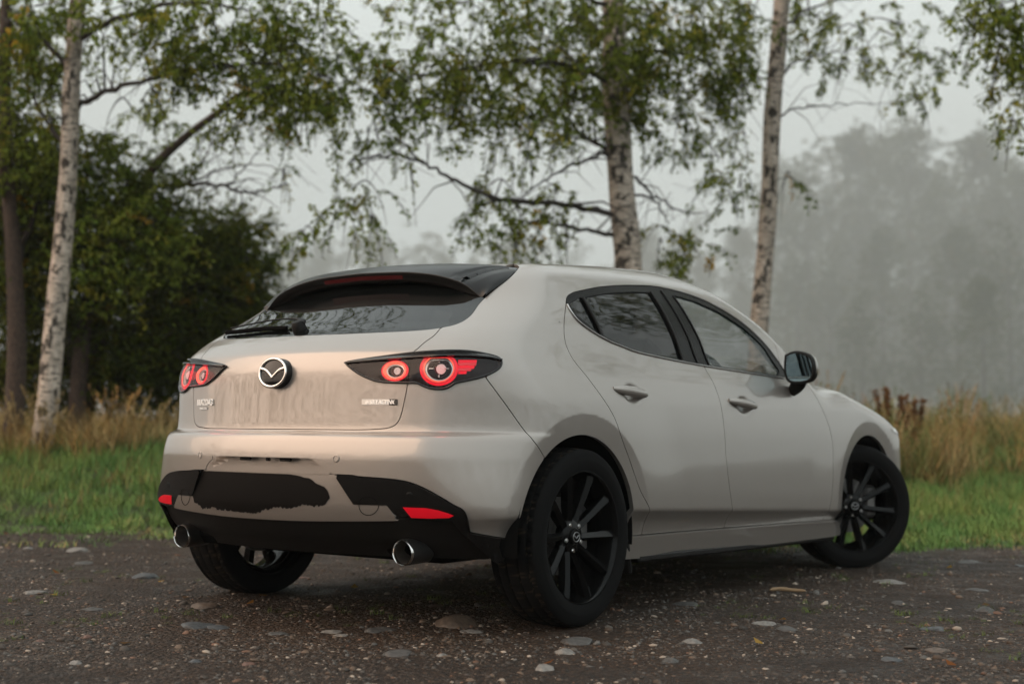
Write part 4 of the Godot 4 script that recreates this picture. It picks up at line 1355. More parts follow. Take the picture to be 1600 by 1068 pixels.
func build_grass() -> void:
	rng.seed = 31
	var gm := mat(Color.WHITE, .7, 0.0, .12)
	gm.vertex_color_use_as_albedo = true
	gm.backlight_enabled = true; gm.backlight = Color(.35, .35, .35)
	var short := []; var st := []
	for v in 2: short.append([]); st.append([])
	for i in 26000:
		var d := 8.2 + 13.0 * pow(rng.randf(), 1.2)
		var lat := rng.randf_range(-1, 1) * (1.0 + d * .42)
		var p := at_spot(d, lat, 0)
		var g := grass_dist(p.x, p.z) + hump.get_noise_2d(p.x * 6, p.z * 6) * 1.1
		if g < rng.randf_range(-.15, .5) and rng.randf() > .05: continue
		if g < -.9 or (absf(p.z) < 1.0 and p.x < 3.3): continue
		p.y = ground_y(p.x, p.z) - .01
		var s := rng.randf_range(.6, 1.15) * lerpf(.45, 1.0, smoothstep(0, 1.5, g))
		var v := rng.randi() % 2
		short[v].append(Transform3D(Basis(Vector3.UP, rng.randf() * TAU).scaled(Vector3(1, s, 1)), p))
		var c := Color(.10, .19, .055).lerp(Color(.18, .22, .06), clampf(hump.get_noise_2d(p.x * 4, p.z * 4) + rng.randf() * .6, 0, 1))
		if rng.randf() < .08: c = Color(.30, .22, .09)
		st[v].append(c * rng.randf_range(.75, 1.25))
	for v in 2:
		var o := many("grass", tuft(16, .17, .11, .0032, .8, 3 + v), gm, short[v], st[v])
		o.set_meta("kind", "stuff"); o.set_meta("label", "short green grass beyond the edge of the gravel")
	# a thin moss and weed scatter on the gravel
	var mw := []; var mc := []
	for i in 900:
		var d := 4.4 + 5.5 * rng.randf()
		var p := at_spot(d, rng.randf_range(-1, 1) * d * .4, 0)
		if hump.get_noise_2d(p.x * 3 + 70, p.z * 3) < .12 or grass_dist(p.x, p.z) > .1: continue
		p.y = ground_y(p.x, p.z) - .004
		mw.append(Transform3D(Basis(Vector3.UP, rng.randf() * TAU).scaled(Vector3.ONE * rng.randf_range(.12, .32)), p))
		mc.append(Color(.09, .12, .035) * rng.randf_range(.6, 1.3))
	var mo := many("weeds", tuft(16, .12, .12, .006, 1.2, 9), gm, mw, mc)
	mo.set_meta("kind", "stuff")
	# long dry grass under the trees and over the field
	var tall := [[], [], []]; var tt := [[], [], []]
	for i in 15000:
		var d := 12.0 + 50.0 * pow(rng.randf(), 2.0)
		var lat := rng.randf_range(-1, 1) * (1.0 + d * .43)
		var p := at_spot(d, lat, 0)
		var g := grass_dist(p.x, p.z)
		if g < (2.5 if lat > .5 else 1.7) + rng.randf() * .7 + hump.get_noise_2d(p.x * 3, p.z * 3) * 1.2: continue
		var clump := hump.get_noise_2d(p.x * 2.2 + 30, p.z * 2.2)
		if clump < rng.randf_range(-.6, .05) + (.0 if lat > .5 else -.1): continue
		p.y = ground_y(p.x, p.z) - .02
		var right := lat > .5
		if not right and rng.randf() < .62: continue
		var s := rng.randf_range(.45, 1.15) * (.60 if right else .44) * (1.0 + clump * .5)
		var v := 2 if rng.randf() < .22 else rng.randi() % 2
		tall[v].append(Transform3D(Basis(Vector3.UP, rng.randf() * TAU).scaled(Vector3(1, s, 1)), p))
		var straw := Color(.44, .30, .14).lerp(Color(.32, .22, .11), rng.randf())
		if rng.randf() < .30: straw = Color(.42, .22, .08)
		var green := Color(.12, .16, .05)
		var c := straw.lerp(green, clampf(.50 + hump.get_noise_2d(p.x * 5 - 20, p.z * 5) * 2.4 + rng.randf_range(-.25, .25), 0, 1) if right else .25)
		tt[v].append(c * rng.randf_range(.55, 1.3))
	for v in 3:
		var o := many("tall_grass", tuft(18, .85, .16, .0042, .55, 13 + v) if v < 2 else seed_stalk(1.15, 5), gm, tall[v], tt[v])
		o.set_meta("kind", "stuff"); o.set_meta("label", "long dry straw-coloured grass at the foot of the trees and over the field")
	# dark weeds standing above the grass on the right, behind the bonnet
	for q in [[3.62, 13.2, .80, "tall rusty weed with seed heads just past the bonnet"], [3.95, 13.6, .74, "tall brown weed with seed heads, right of the rusty one"]]:
		var t := thing("dock_weed", q[3], "weed", Vector3.ZERO, "weeds beyond the bonnet")
		var p := at_spot(q[1], q[0], 0)
		p.y = ground_y(p.x, p.z) - .02
		t.position = p
		var stem := MB.new(); var head := MB.new()
		for i in 5:
			var lean := Vector3(rng.randf_range(-.14, .14), 0, rng.randf_range(-.14, .14))
			var h: float = q[2] * rng.randf_range(.78, 1.0)
			stem.add(tube([Vector3.ZERO, lean * .5 + Vector3(0, h * .5, 0), lean + Vector3(0, h, 0)], [.007, .005, .003], 5))
			for j in 140:
				var u := rng.randf_range(.45, 1.0)
				var c := lean * u + Vector3(0, h * u, 0)
				leaf(head, c, Vector3(rng.randf_range(-1, 1), rng.randf_range(-.2, 1), rng.randf_range(-1, 1)).normalized(), Vector3(rng.randf_range(-1, 1), .4, rng.randf_range(-1, 1)).normalized(), rng.randf_range(.02, .05), Color(.19, .10, .05) * rng.randf_range(.6, 1.3))
		stem.col.resize(stem.v.size()); stem.col.fill(Color(.10, .06, .03))
		obj("stem", stem.mesh(), leaf_mat, t); obj("seed_head", head.mesh(), leaf_mat, t)

# ---------------------------------------------------------------- trees
var leaf_mat: StandardMaterial3D
var bark_mat: StandardMaterial3D; var brown_bark: StandardMaterial3D; var twig_mat: StandardMaterial3D

func leaf(m: MB, at: Vector3, along: Vector3, n: Vector3, size: float, c: Color) -> void:
	var side := along.cross(n).normalized() * size * .38
	n = side.cross(along).normalized()
	var k := m.v.size()
	var dip := n * size * .10
	for p in [at, at + along * size * .42 + side - dip, at + along * size, at + along * size * .42 - side - dip, at + along * size * .5]:
		m.put(p, n); m.col.append(c)
	for f in [[0, 1, 4], [1, 2, 4], [4, 2, 3], [0, 4, 3]]: m.tri(k + f[0], k + f[1], k + f[2])

func spray(seed_: int, length: float, leaves: int, size: float, droop: float) -> ArrayMesh:     # a twig with its leaves, starting at the origin
	var r := RandomNumberGenerator.new()
	r.seed = seed_
	var m := MB.new()
	var twigs := []
	var main := []
	for i in 7:
		var t := i / 6.0
		main.append(Vector3(length * .55 * t * (1.0 - droop * .45 * t), -length * droop * t * t + .05 * length * t, length * .06 * sin(t * 5 + seed_)))
	twigs.append(main)
	for s in 4:
		var k := 1 + s
		var o: Vector3 = main[k]
		var d := Vector3(r.randf_range(.1, .5), -droop * r.randf_range(.4, 1.0), r.randf_range(-.5, .5)).normalized() * length * r.randf_range(.25, .5)
		twigs.append([o, o + d * .5 + Vector3(0, length * .03, 0), o + d])
	for q in twigs:
		var tb := tube(q, .0022 if q.size() < 5 else .0034, 3)
		tb.col.resize(tb.v.size()); tb.col.fill(Color(.035, .026, .02))
		m.add(tb)
	for i in leaves:
		var q: Array = twigs[r.randi() % twigs.size()] if r.randf() < .65 else main
		var u := r.randf() * (q.size() - 1)
		var j := mini(int(u), q.size() - 2)
		var p: Vector3 = q[j].lerp(q[j + 1], u - j)
		var along := Vector3(r.randf_range(-1, 1), r.randf_range(-1.3, .25), r.randf_range(-1, 1)).normalized()
		var n := Vector3(r.randf_range(-1, 1), r.randf_range(-.2, 1.0), r.randf_range(-1, 1)).normalized()
		var c := Color(1, 1, 1) * r.randf_range(.7, 1.3)
		leaf(m, p + along * .012, along, n, size * r.randf_range(.65, 1.15), c)
	return m.mesh()

var sprays := []

func tree_materials() -> void:
	leaf_mat = mat(Color.WHITE, .7, 0.0, .12)
	leaf_mat.vertex_color_use_as_albedo = true
	leaf_mat.backlight_enabled = true; leaf_mat.backlight = Color(.9, .9, .9)
	for i in 4: sprays.append(spray(60 + i, .54, 31, .050, [.45, .65, .30, .85][i]))
	twig_mat = mat(lin(.028, .022, .018), .85)
	brown_bark = mat(lin(.075, .05, .036), .9)
	brown_bark.albedo_texture = noise_tex(.04, [[0, Color(.35, .33, .3)], [.5, Color(.75, .72, .7)], [1, Color(1, 1, 1)]], 4, false, 5, 256)
	brown_bark.uv1_scale = Vector3(2, 6, 1)
	# white birch bark: pale ground, dark cross marks and black rough patches
	var im := Image.create(512, 2048, false, Image.FORMAT_RGB8)
	var a := FastNoiseLite.new(); a.seed = 3; a.frequency = .02; a.fractal_octaves = 4
	var b := FastNoiseLite.new(); b.seed = 9; b.frequency = .035; b.fractal_octaves = 3
	var c := FastNoiseLite.new(); c.seed = 14; c.frequency = .009; c.fractal_octaves = 4
	for y in 2048:
		for x in 512:
			var w := TAU * x / 512.0
			var cx := cos(w) * 60; var cz := sin(w) * 60
			var base := Color(.47, .40, .335).lerp(Color(.30, .255, .215), clampf(.5 + a.get_noise_3d(cx, y * .4, cz), 0, 1))
			var line := b.get_noise_3d(cx * .35, y * 1.5, cz * .35)
			if line > .20: base = base.lerp(Color(.035, .03, .027), clampf((line - .20) * 6.0, 0, .92))
			var blot := c.get_noise_3d(cx * 1.3, y * .55, cz * 1.3)
			if blot > .22: base = base.lerp(Color(.03, .026, .022), clampf((blot - .22) * 9.0, 0, .95))
			im.set_pixel(x, y, base.linear_to_srgb())
	bark_mat = mat(Color.WHITE, .8, 0.0, .3)
	bark_mat.albedo_texture = ImageTexture.create_from_image(im)
	bark_mat.uv1_scale = Vector3(1, 2.6, 1)
	bark_mat.normal_enabled = true; bark_mat.normal_scale = .8
	bark_mat.normal_texture = noise_tex(.03, [], 6, true, 4, 256)

func leaf_green(bright: float) -> Color:
	var c := Color(.112, .165, .024).lerp(Color(.205, .232, .036), rng.randf())
	var k := rng.randf()
	if k < .010: c = Color(.42, .26, .03)
	elif k < .09: c = Color(.25, .235, .035)
	return c * bright * rng.randf_range(.75, 1.25)

# trunk: points (lateral, height, distance) and radii; limbs: the same; clumps: [lateral, height, distance, half width, half height, half depth, sprays, brightness]
func tree(called: String, label: String, trunk: Array, radii: Array, bark: Material, limbs: Array, clumps: Array, seed_: int, scale_ := 1.0, droop := true) -> Node3D:
	rng.seed = seed_
	var f := at_spot(trunk[0].z, trunk[0].x, 0)
	f.y = ground_y(f.x, f.z) - .1
	var t := thing(called, label, "tree", f)
	var pts := cr(trunk.map(func(q): return at_spot(q.z, q.x, q.y) - f), 8)
	pts[0].y = 0.0
	var rad := []
	var wob := FastNoiseLite.new(); wob.seed = seed_; wob.frequency = 1.2
	for i in pts.size():
		var u := float(i) / (pts.size() - 1) * (radii.size() - 1)
		var j := mini(int(u), radii.size() - 2)
		rad.append(lerpf(radii[j], radii[j + 1], u - j) * (1.0 + .10 * wob.get_noise_1d(pts[i].y)))
	obj("trunk", tube(pts, rad, 14, 1.0, Vector3(.3, 0, 1)).mesh(), bark, t)
	var br := MB.new()
	var ends := []
	for l in limbs:
		var p: Array = cr(l[0].map(func(q): return at_spot(q.z, q.x, q.y) - f), 6)
		var rr := []
		for i in p.size():
			p[i] += Vector3(rng.randf_range(-1, 1), rng.randf_range(-1, 1), rng.randf_range(-1, 1)) * .018
			rr.append(lerpf(l[1], l[1] * .22, pow(float(i) / (p.size() - 1), .8)))
		br.add(tube(p, rr, 6))
		for i in range(4, p.size()):
			if rng.randf() < .55:
				var d := Vector3(rng.randf_range(-1, 1), rng.randf_range(-.7, .6), rng.randf_range(-1, 1)).normalized() * rng.randf_range(.25, .7)
				var mid: Vector3 = p[i] + d * .5 + Vector3(0, rng.randf_range(.0, .08), 0)
				br.add(tube([p[i], mid, p[i] + d + Vector3(0, -.08, 0)], [rr[i] * .5, rr[i] * .35, .002], 4))
	var where := []; var tints := []
	for i in 4: where.append([]); tints.append([])
	for c in clumps:
		var centre := at_spot(c[2], c[0], c[1]) - f
		# a few bent twigs that carry the clump
		for i in maxi(2, int(c[6] / 26)):
			var e: Vector3 = centre + (SIDE * rng.randf_range(-1, 1) * c[3] + FWD * rng.randf_range(-1, 1) * c[5]) * .8 + Vector3(0, c[4] * rng.randf_range(-.2, .8), 0)
			var s: Vector3 = centre + (SIDE * rng.randf_range(-1, 1) * c[3] + FWD * rng.randf_range(-1, 1) * c[5]) * .3 + Vector3(0, c[4] * rng.randf_range(.2, 1.0), 0)
			br.add(tube(cr([s, s.lerp(e, .5) + Vector3(0, .12, 0), e, e + (e - s) * .3 - Vector3(0, .25, 0)], 4), [.009, .0085, .008, .0075, .007, .0065, .006, .005, .0045, .004, .003, .0025, .002], 4))
		for i in c[6]:
			var q := Vector3(rng.randf_range(-1, 1), rng.randf_range(-1, 1), rng.randf_range(-1, 1))
			while q.length() > 1.0: q = Vector3(rng.randf_range(-1, 1), rng.randf_range(-1, 1), rng.randf_range(-1, 1))
			var p: Vector3 = centre + SIDE * q.x * c[3] + Vector3(0, q.y * c[4] + .12, 0) + FWD * q.z * c[5]
			var k := rng.randi() % 4
			var s := scale_ * rng.randf_range(.7, 1.2)
			var b := Basis(Vector3.UP, rng.randf() * TAU) * Basis(Vector3(0, 0, 1), rng.randf_range(-.5, .4) if droop else rng.randf_range(-.2, 1.5))
			where[k].append(Transform3D(b.scaled(Vector3(s, s, s)), p))
			tints[k].append(leaf_green(c[7]))
	obj("branches", br.mesh(), twig_mat, t).set_meta("kind", "stuff")
	var crown := Node3D.new(); crown.name = "crown"; t.add_child(crown)
	for i in 4:
		if where[i].size(): many("leaves", sprays[i], leaf_mat, where[i], tints[i], crown).set_meta("kind", "stuff")
	return t


func build_trees() -> void:
	tree("birch_tree", "old birch with mossy trunk rising straight behind the car's roof", [Vector3(1.20, 0.58, 14.0), Vector3(1.18, 2.32, 14.0), Vector3(1.11, 3.10, 14.0), Vector3(1.05, 4.07, 14.0), Vector3(1.02, 5.04, 14.0), Vector3(1.00, 6.75, 14.2), Vector3(1.07, 9.89, 14.5)], [.155, .142, .132, .128, .118, .09, .03], bark_mat,
		[[[Vector3(1.13, 2.67, 14.0), Vector3(0.84, 2.71, 13.9), Vector3(0.54, 2.74, 13.8), Vector3(0.25, 2.75, 13.6), Vector3(-0.06, 2.68, 13.4)], .030], [[Vector3(1.06, 3.53, 14.0), Vector3(0.83, 3.46, 13.8), Vector3(0.53, 3.30, 13.6), Vector3(0.25, 3.09, 13.4), Vector3(0.00, 2.86, 13.2)], .026], [[Vector3(1.05, 3.50, 14.0), Vector3(0.81, 3.65, 14.0), Vector3(0.63, 3.78, 14.0), Vector3(0.54, 3.98, 13.9), Vector3(0.51, 4.24, 13.9)], .028],
		[[Vector3(1.17, 3.35, 14.0), Vector3(1.37, 3.17, 14.1), Vector3(1.54, 2.97, 14.2), Vector3(1.61, 2.81, 14.2)], .022], [[Vector3(1.18, 3.10, 14.0), Vector3(1.52, 3.12, 14.3), Vector3(1.74, 3.02, 14.5), Vector3(2.09, 3.02, 14.6)], .018], [[Vector3(1.07, 2.91, 14.0), Vector3(0.50, 2.92, 13.6), Vector3(-0.06, 2.89, 13.2), Vector3(-0.27, 2.91, 13.0), Vector3(-0.59, 3.04, 12.8), Vector3(-0.85, 3.17, 12.7), Vector3(-1.17, 3.21, 12.6), Vector3(-1.50, 3.15, 12.5)], .034], [[Vector3(-0.85, 3.17, 12.7), Vector3(-1.00, 3.32, 12.7), Vector3(-1.23, 3.47, 12.7)], .014],
		[[Vector3(1.02, 4.27, 14.0), Vector3(0.50, 4.32, 13.6), Vector3(0.00, 4.25, 13.2), Vector3(-0.60, 4.08, 12.9), Vector3(-1.06, 3.94, 12.7)], .035], [[Vector3(1.02, 4.46, 14.0), Vector3(1.59, 4.67, 14.3), Vector3(2.09, 4.62, 14.6), Vector3(2.40, 4.06, 14.8)], .032], [[Vector3(1.01, 5.04, 14.0), Vector3(0.37, 5.04, 13.4), Vector3(-0.47, 4.79, 12.8)], .03]],
		[[1.04, 4.59, 14.0, 0.78, 0.61, 1.20, 140, 1.0], [0.31, 4.23, 13.6, 0.75, 0.57, 1.10, 110, 1.0], [1.80, 4.77, 14.4, 0.73, 0.60, 1.00, 110, 1.0], [0.84, 3.98, 13.9, 0.58, 0.39, 0.90, 52, 1.0], [1.38, 4.12, 14.2, 0.46, 0.39, 0.80, 46, 1.0], [-0.48, 4.49, 13.0, 0.66, 0.36, 0.90, 52, 1.0], [-0.95, 3.93, 12.8, 0.59, 0.33, 0.70, 61, 1.0], [-1.53, 3.97, 12.7, 0.47, 0.26, 0.60, 34, 1.0], [-0.36, 3.83, 13.0, 0.48, 0.36, 0.70, 46, 1.0], [2.24, 4.10, 14.7, 0.27, 0.61, 0.50, 31, 1.0], [1.73, 3.74, 14.4, 0.33, 0.27, 0.50, 17, 1.0],
		[0.12, 3.53, 13.4, 0.56, 0.37, 0.70, 31, 1.0], [-0.83, 3.49, 12.8, 0.53, 0.30, 0.60, 23, 1.0], [-1.50, 2.67, 12.5, 0.40, 0.21, 0.50, 14, 1.0], [-1.83, 2.34, 12.4, 0.21, 0.16, 0.40, 5, 1.0], [-1.33, 2.41, 12.5, 0.23, 0.21, 0.40, 7, 1.0], [-0.18, 2.74, 13.3, 0.37, 0.34, 0.50, 26, 1.0], [0.00, 2.40, 13.3, 0.31, 0.18, 0.40, 10, 1.0], [0.51, 2.83, 13.7, 0.32, 0.29, 0.50, 13, 1.0], [1.61, 2.54, 14.2, 0.36, 0.30, 0.50, 14, 1.0], [1.85, 2.49, 14.3, 0.26, 0.26, 0.40, 7, 1.0], [2.13, 3.41, 14.6, 0.27, 0.41, 0.40, 11, 1.0], [2.40, 3.03, 14.8, 0.21, 0.34, 0.40, 6, 1.0], [-1.40, 3.27, 12.6, 0.58, 0.23, 0.50, 13, 1.0], [-0.24, 5.10, 13.0, 1.32, 0.36, 1.40, 75, 1.0], [1.29, 5.56, 14.0, 1.42, 0.58, 1.60, 98, 1.0], [0.97, 7.63, 14.0, 1.55, 1.17, 1.80, 103, 1.0], [1.12, 10.03, 14.2, 1.18, 1.18, 1.40, 68, 1.0]], 101)
	tree("birch_tree", "slender white birch leaning right, beside the car's windscreen", [Vector3(2.61, 0.57, 15.0), Vector3(2.68, 1.75, 15.0), Vector3(2.75, 2.58, 15.0), Vector3(2.80, 3.27, 15.0), Vector3(2.84, 4.17, 15.0), Vector3(2.92, 5.08, 15.0), Vector3(2.98, 6.05, 15.0), Vector3(3.09, 8.23, 15.2), Vector3(3.08, 10.75, 15.3)], [.105, .100, .097, .095, .092, .088, .08, .055, .02], bark_mat,
		[[[Vector3(2.89, 4.14, 15.0), Vector3(3.04, 4.22, 15.0), Vector3(3.32, 4.29, 15.1), Vector3(3.72, 4.34, 15.2), Vector3(4.27, 4.42, 15.4)], .016], [[Vector3(2.93, 4.59, 15.0), Vector3(3.12, 4.76, 15.0), Vector3(3.58, 4.92, 15.2), Vector3(4.10, 5.02, 15.3)], .016], [[Vector3(2.93, 5.14, 15.0), Vector3(3.51, 5.49, 15.2), Vector3(4.27, 5.62, 15.4)], .02], [[Vector3(2.87, 4.52, 15.0), Vector3(2.62, 4.56, 14.9), Vector3(2.40, 4.33, 14.8)], .014], [[Vector3(2.82, 3.45, 15.0), Vector3(3.02, 3.46, 15.0)], .01]],
		[[3.51, 4.99, 15.2, 0.53, 0.39, 0.70, 21, 1.0], [4.17, 5.02, 15.3, 0.57, 0.50, 0.70, 24, 1.0], [4.56, 4.69, 15.4, 0.39, 0.36, 0.60, 13, 1.0], [3.72, 4.64, 15.2, 0.42, 0.21, 0.50, 7, 1.0], [3.28, 5.24, 15.1, 0.42, 0.28, 0.60, 12, 1.0], [2.50, 4.88, 14.8, 0.31, 0.55, 0.50, 30, 1.0], [2.31, 4.51, 14.7, 0.27, 0.48, 0.50, 20, 1.0], [3.05, 3.34, 15.0, 0.15, 0.28, 0.30, 3, 1.0], [4.49, 4.30, 15.4, 0.21, 0.14, 0.30, 3, 1.0], [2.46, 3.65, 14.8, 0.17, 0.41, 0.40, 5, 1.0], [3.14, 5.94, 15.1, 1.12, 0.49, 1.20, 52, 1.0]], 202)
	tree("birch_tree", "white birch with a curved trunk at the left edge of the wood", [Vector3(-4.27, 0.30, 12.5), Vector3(-4.19, 0.88, 12.5), Vector3(-4.14, 1.69, 12.5), Vector3(-4.09, 2.38, 12.5), Vector3(-4.06, 3.08, 12.5), Vector3(-4.05, 3.89, 12.5), Vector3(-4.02, 4.58, 12.5), Vector3(-4.02, 5.78, 12.6), Vector3(-3.97, 7.63, 12.8)], [.105, .096, .090, .085, .080, .076, .07, .055, .02], bark_mat,
		[[[Vector3(-4.03, 3.57, 12.5), Vector3(-3.93, 3.67, 12.5), Vector3(-3.64, 3.72, 12.3), Vector3(-3.27, 3.80, 12.2), Vector3(-2.80, 3.87, 12.1), Vector3(-2.27, 3.90, 12.0), Vector3(-1.82, 3.84, 11.9)], .034], [[Vector3(-4.03, 4.23, 12.5), Vector3(-3.53, 4.40, 12.3), Vector3(-2.91, 4.46, 12.1), Vector3(-2.31, 4.34, 11.9)], .035], [[Vector3(-4.06, 3.25, 12.5), Vector3(-4.31, 3.50, 12.6), Vector3(-4.58, 3.94, 12.7)], .03], [[Vector3(-4.05, 3.94, 12.5), Vector3(-4.46, 4.35, 12.7), Vector3(-4.89, 4.58, 12.9)], .03]],
		[[-3.41, 4.23, 12.3, 0.63, 0.34, 0.90, 58, 1.0], [-2.63, 4.12, 12.1, 0.62, 0.36, 0.90, 69, 1.0], [-2.05, 3.81, 12.0, 0.50, 0.36, 0.70, 61, 1.0], [-1.65, 3.57, 11.9, 0.33, 0.22, 0.50, 20, 1.0], [-2.99, 3.81, 12.2, 0.51, 0.17, 0.50, 23, 1.0], [-4.31, 4.26, 12.6, 0.41, 0.47, 0.80, 52, 1.0], [-4.61, 3.64, 12.7, 0.29, 0.65, 0.80, 46, 1.0], [-2.11, 3.45, 12.0, 0.39, 0.20, 0.50, 20, 1.0], [-2.57, 3.34, 12.1, 0.34, 0.28, 0.50, 11, 1.0], [-3.41, 3.49, 12.3, 0.40, 0.23, 0.50, 6, 1.0], [-3.30, 4.92, 12.3, 1.25, 0.34, 1.40, 87, 1.0], [-4.52, 3.11, 12.7, 0.41, 0.29, 0.60, 34, 1.0], [-1.76, 4.23, 11.9, 0.50, 0.28, 0.70, 29, 1.0], [-3.79, 6.36, 12.6, 1.40, 0.82, 1.60, 94, 1.0], [-3.52, 8.16, 12.7, 1.17, 0.88, 1.50, 68, 1.0]], 303)
	tree("birch_tree", "birch spray hanging in from beyond the top right corner", [Vector3(5.78, 0.53, 12.5), Vector3(5.72, 2.27, 12.5), Vector3(5.66, 4.58, 12.5), Vector3(5.65, 6.94, 12.6)], [.13, .12, .10, .05], bark_mat,
		[[[Vector3(5.68, 4.23, 12.5), Vector3(5.08, 4.54, 12.2), Vector3(4.44, 4.59, 12.0), Vector3(4.02, 4.45, 11.9)], .03], [[Vector3(5.68, 4.00, 12.5), Vector3(4.92, 4.12, 12.1), Vector3(4.40, 3.90, 11.9)], .024]],
		[[4.38, 4.20, 12.0, 0.31, 0.39, 0.50, 40, 1.0], [4.07, 4.28, 11.9, 0.25, 0.25, 0.50, 20, 1.0], [4.44, 3.59, 12.0, 0.20, 0.39, 0.40, 16, 1.0], [4.24, 3.84, 11.9, 0.14, 0.20, 0.40, 6, 1.0], [4.76, 4.12, 12.1, 0.34, 0.67, 0.60, 34, 1.0], [4.38, 3.23, 12.0, 0.09, 0.17, 0.30, 3, 1.0], [6.36, 5.16, 12.5, 1.16, 1.27, 1.90, 172, 1.0], [7.51, 6.60, 12.5, 1.62, 1.50, 2.60, 283, 1.0], [6.07, 8.05, 12.5, 1.62, 1.39, 2.40, 258, 1.0], [9.02, 5.34, 13.0, 1.32, 1.44, 2.20, 223, 1.0], [9.77, 7.63, 12.8, 1.54, 1.54, 2.40, 223, 1.0], [7.87, 9.56, 12.6, 1.75, 1.40, 2.40, 223, 1.0]], 404)
	# the shrubby edge of the wood on the left; shade painted into low clumps
	tree("sallow_bush", "broad leafy bush with yellow-green tips round the left birch", [Vector3(-4.46, 0.51, 14.2), Vector3(-4.43, 1.43, 14.2), Vector3(-4.33, 2.28, 14.2), Vector3(-4.20, 3.00, 14.2)], [.10, .08, .06, .03], brown_bark,
		[[[Vector3(-4.43, 1.43, 14.2), Vector3(-4.82, 2.14, 14.1), Vector3(-5.05, 2.71, 14.0)], .05], [[Vector3(-4.40, 1.82, 14.2), Vector3(-3.78, 2.47, 14.1), Vector3(-3.50, 2.97, 14.0)], .05], [[Vector3(-4.37, 2.15, 14.2), Vector3(-4.43, 2.86, 14.1), Vector3(-4.63, 3.38, 14.1)], .04]],
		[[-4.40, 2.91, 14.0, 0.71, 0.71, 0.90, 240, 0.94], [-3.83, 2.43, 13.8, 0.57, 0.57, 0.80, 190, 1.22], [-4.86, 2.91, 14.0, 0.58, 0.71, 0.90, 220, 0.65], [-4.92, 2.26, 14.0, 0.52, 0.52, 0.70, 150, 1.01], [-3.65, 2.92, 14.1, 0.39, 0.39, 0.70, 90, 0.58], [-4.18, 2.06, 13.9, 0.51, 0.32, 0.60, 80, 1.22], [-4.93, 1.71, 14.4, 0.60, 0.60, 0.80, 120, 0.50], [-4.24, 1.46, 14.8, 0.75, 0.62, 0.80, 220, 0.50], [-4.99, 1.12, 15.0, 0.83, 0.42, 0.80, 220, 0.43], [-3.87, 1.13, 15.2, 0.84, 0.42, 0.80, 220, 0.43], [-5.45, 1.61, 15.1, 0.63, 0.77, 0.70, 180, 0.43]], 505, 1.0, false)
	tree("dark_sallow", "dark rounded bush between the left birch and the car's tail", [Vector3(-3.41, 0.49, 15.7), Vector3(-3.40, 1.50, 15.7), Vector3(-3.38, 2.45, 15.7), Vector3(-3.30, 2.96, 15.7)], [.09, .08, .05, .02], brown_bark,
		[[[Vector3(-3.40, 1.50, 15.7), Vector3(-3.77, 2.23, 15.7), Vector3(-3.97, 2.65, 15.6)], .04], [[Vector3(-3.39, 1.65, 15.7), Vector3(-3.05, 2.30, 15.7), Vector3(-2.90, 2.67, 15.7)], .04]],
		[[-3.34, 2.52, 15.7, 0.51, 0.58, 0.90, 230, 0.58], [-3.58, 2.14, 15.5, 0.65, 0.65, 0.90, 240, 0.54], [-3.07, 2.17, 15.8, 0.35, 0.58, 0.80, 150, 0.61], [-3.94, 2.50, 15.5, 0.50, 0.50, 0.80, 150, 0.54], [-3.39, 1.50, 15.6, 0.79, 0.58, 0.90, 300, 0.54], [-4.06, 1.49, 15.4, 0.64, 0.64, 0.90, 240, 0.50], [-3.14, 2.90, 15.8, 0.22, 0.19, 0.50, 28, 0.72], [-2.85, 1.73, 15.8, 0.22, 0.44, 0.60, 60, 0.58], [-3.07, 1.14, 15.8, 0.80, 0.37, 0.80, 200, 0.47]], 606, 1.0, false)
	tree("leaning_willow", "bare-limbed leaning tree reaching right from behind the bush", [Vector3(-4.72, 0.36, 15.0), Vector3(-4.51, 1.75, 15.0), Vector3(-4.27, 2.72, 15.0), Vector3(-3.99, 3.45, 15.0), Vector3(-3.61, 3.86, 15.0), Vector3(-3.22, 4.09, 14.8), Vector3(-2.99, 4.24, 14.7)], [.14, .12, .09, .055, .042, .034, .02], brown_bark,
		[[[Vector3(-4.13, 3.27, 15.0), Vector3(-3.92, 3.33, 15.0), Vector3(-3.55, 3.33, 14.9), Vector3(-3.15, 3.30, 14.8), Vector3(-2.89, 3.21, 14.7), Vector3(-2.63, 3.22, 14.6), Vector3(-2.38, 3.27, 14.5)], .036], [[Vector3(-3.55, 3.33, 14.9), Vector3(-3.41, 3.51, 14.8), Vector3(-3.26, 3.68, 14.7), Vector3(-3.25, 3.87, 14.7)], .018], [[Vector3(-3.51, 3.34, 14.9), Vector3(-3.22, 3.46, 14.8), Vector3(-2.80, 3.50, 14.6), Vector3(-2.40, 3.40, 14.4)], .016], [[Vector3(-3.11, 3.30, 14.8), Vector3(-2.91, 3.43, 14.7), Vector3(-2.73, 3.64, 14.6), Vector3(-2.55, 3.79, 14.5)], .012], [[Vector3(-3.25, 3.73, 14.7), Vector3(-3.09, 3.75, 14.7), Vector3(-2.87, 3.80, 14.6)], .009], [[Vector3(-2.99, 4.24, 14.7), Vector3(-2.68, 4.46, 14.5), Vector3(-2.40, 4.63, 14.4)], .016]],
		[[-2.70, 4.35, 14.6, 0.34, 0.24, 0.50, 30, 1.0], [-2.46, 3.84, 14.4, 0.24, 0.20, 0.40, 10, 1.0], [-2.40, 3.27, 14.4, 0.09, 0.09, 0.30, 3, 1.0], [-3.81, 3.90, 15.0, 0.35, 0.35, 0.50, 14, 1.0], [-2.12, 3.88, 14.3, 0.33, 0.20, 0.40, 12, 1.0]], 707)
